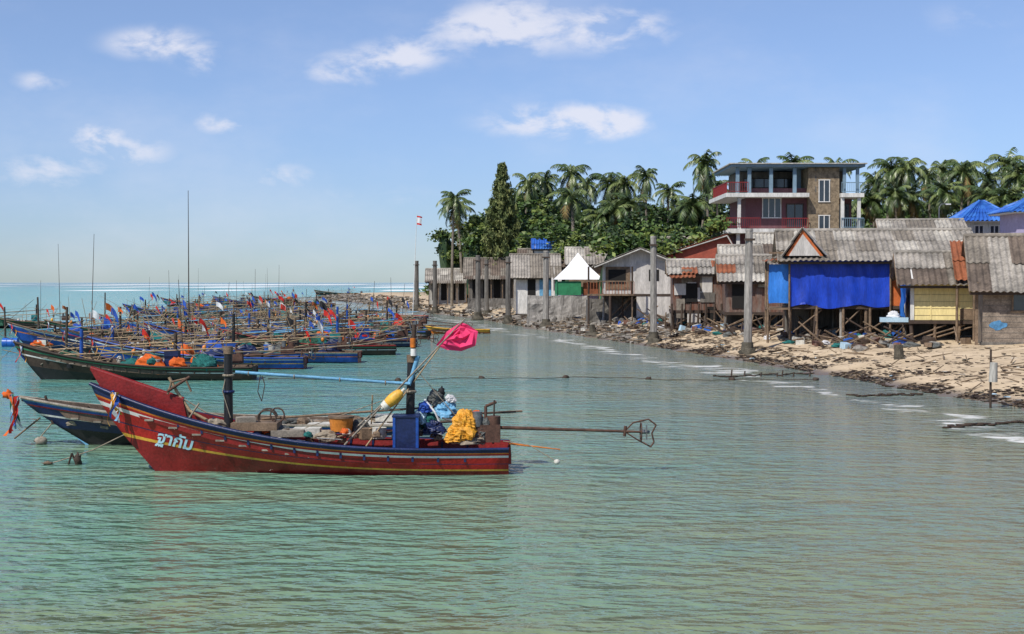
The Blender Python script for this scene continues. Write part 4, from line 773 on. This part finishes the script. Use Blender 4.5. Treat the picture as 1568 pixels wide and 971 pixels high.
o=bpy.data.objects.new('foliage',npmesh('cas',V,np.arange(N*4).reshape(-1,4),[MATS['casuarina_leaf'],MATS['casuarina_light']],False,MI)); sc.collection.objects.link(o); o.parent=root; mb.obj('trunk_and_limbs',root)
# ---------------------------------------------------------------- sky, sun, camera
EL=math.radians(50); AZ=math.radians(220)
sd=Vector((math.sin(AZ)*math.cos(EL),math.cos(AZ)*math.cos(EL),math.sin(EL)))
sun=bpy.data.lights.new('sun','SUN'); sun.energy=5.0; sun.angle=math.radians(.5); sun.color=(1,.95,.87); so=bpy.data.objects.new('sun',sun); sc.collection.objects.link(so); so.rotation_euler=sd.to_track_quat('Z','Y').to_euler(); so.location=(0,0,60)
wd=bpy.data.worlds.new('World'); sc.world=wd; wd.use_nodes=True; n=wd.node_tree.nodes; l=wd.node_tree.links; bg=n['Background']
sky=n.new('ShaderNodeTexSky'); sky.sky_type='NISHITA'; sky.sun_disc=False; sky.sun_elevation=EL; sky.sun_rotation=AZ; sky.air_density=1.; sky.dust_density=.3; sky.ozone_density=3.
tc=n.new('ShaderNodeTexCoord'); sp=n.new('ShaderNodeSeparateXYZ'); l.new(tc.outputs['Generated'],sp.inputs[0])
ay=mth('MAXIMUM',mth('ABSOLUTE',sp.outputs['Y']),.02); az=mth('DIVIDE',sp.outputs['X'],ay); el=mth('DIVIDE',sp.outputs['Z'],ay)
tint=ramp(mrange(el,0,.22,0,1,False),[(0,(.60,.75,1.0)),(.12,(.59,.71,1.0)),(.3,(.63,.72,1.0)),(.55,(.74,.78,1.0)),(1,(.88,.86,1.0))])
skyc=mix(1.,sky.outputs[0],tint,'MULTIPLY'); skyc=mix(1.,skyc,(1.22,1.22,1.22),'MULTIPLY')
tot=None
cv=n.new('ShaderNodeCombineXYZ'); l.new(az,cv.inputs[0]); l.new(el,cv.inputs[1])
mp=n.new('ShaderNodeMapping'); mp.inputs['Scale'].default_value=(1,1.9,1); l.new(cv.outputs[0],mp.inputs[0])
nz=n.new('ShaderNodeTexNoise'); nz.inputs['Scale'].default_value=19; nz.inputs['Detail'].default_value=8; nz.inputs['Roughness'].default_value=.58; nz.inputs['Distortion'].default_value=.25; l.new(mp.outputs[0],nz.inputs['Vector'])
for px,py,sx_,sy_,st in((240,68,75,24,1.1),(315,95,35,20,1.),(340,188,42,18,1.),(530,108,62,26,1.),(615,88,66,26,1.),(785,42,80,50,1.1),(945,48,80,34,1.2),(850,186,110,28,1.15),(930,190,60,20,1.),(190,232,85,30,.8),(60,265,85,34,.7),(430,268,60,20,.7),(65,125,45,20,.7),(690,45,70,30,.5),(570,300,120,24,.4),(1480,30,90,34,.35),(150,205,40,20,.7)):
    s1=mth('DIVIDE',mth('SUBTRACT',az,(px-784)/F),sx_/F); s2=mth('DIVIDE',mth('SUBTRACT',el,(432-py)/F),sy_/F)
    r2=mth('ADD',mth('MULTIPLY',s1,s1),mth('MULTIPLY',s2,s2)); gss=mth('MULTIPLY',mth('POWER',2.718,mth('MULTIPLY',r2,-1.)),st)
    tot=gss if tot is None else mth('ADD',tot,gss)
cl=mrange(mth('MULTIPLY',mth('MINIMUM',tot,1.15),mrange(nz.outputs['Fac'],.30,.64,0.08,1)),.08,.9,0,.78)
thin=mrange(noi(4,6,.6,mp.outputs[0]),.42,.8,0,.28); cl=mth('MAXIMUM',cl,thin)
fin=mix(cl,skyc,(8.2,8.2,9.0)); l.new(fin,bg.inputs['Color']); bg.inputs['Strength'].default_value=.104
cam=bpy.data.cameras.new('camera'); cam.lens=50; cam.sensor_width=36; cam.clip_end=20000; co=bpy.data.objects.new('camera',cam); sc.collection.objects.link(co); co.location=(0,0,CAMZ)
co.rotation_euler=(math.radians(90)-math.atan(53.5/F),0,0); sc.camera=co
sc.view_settings.view_transform='Standard'; sc.view_settings.look='None'; sc.view_settings.exposure=0
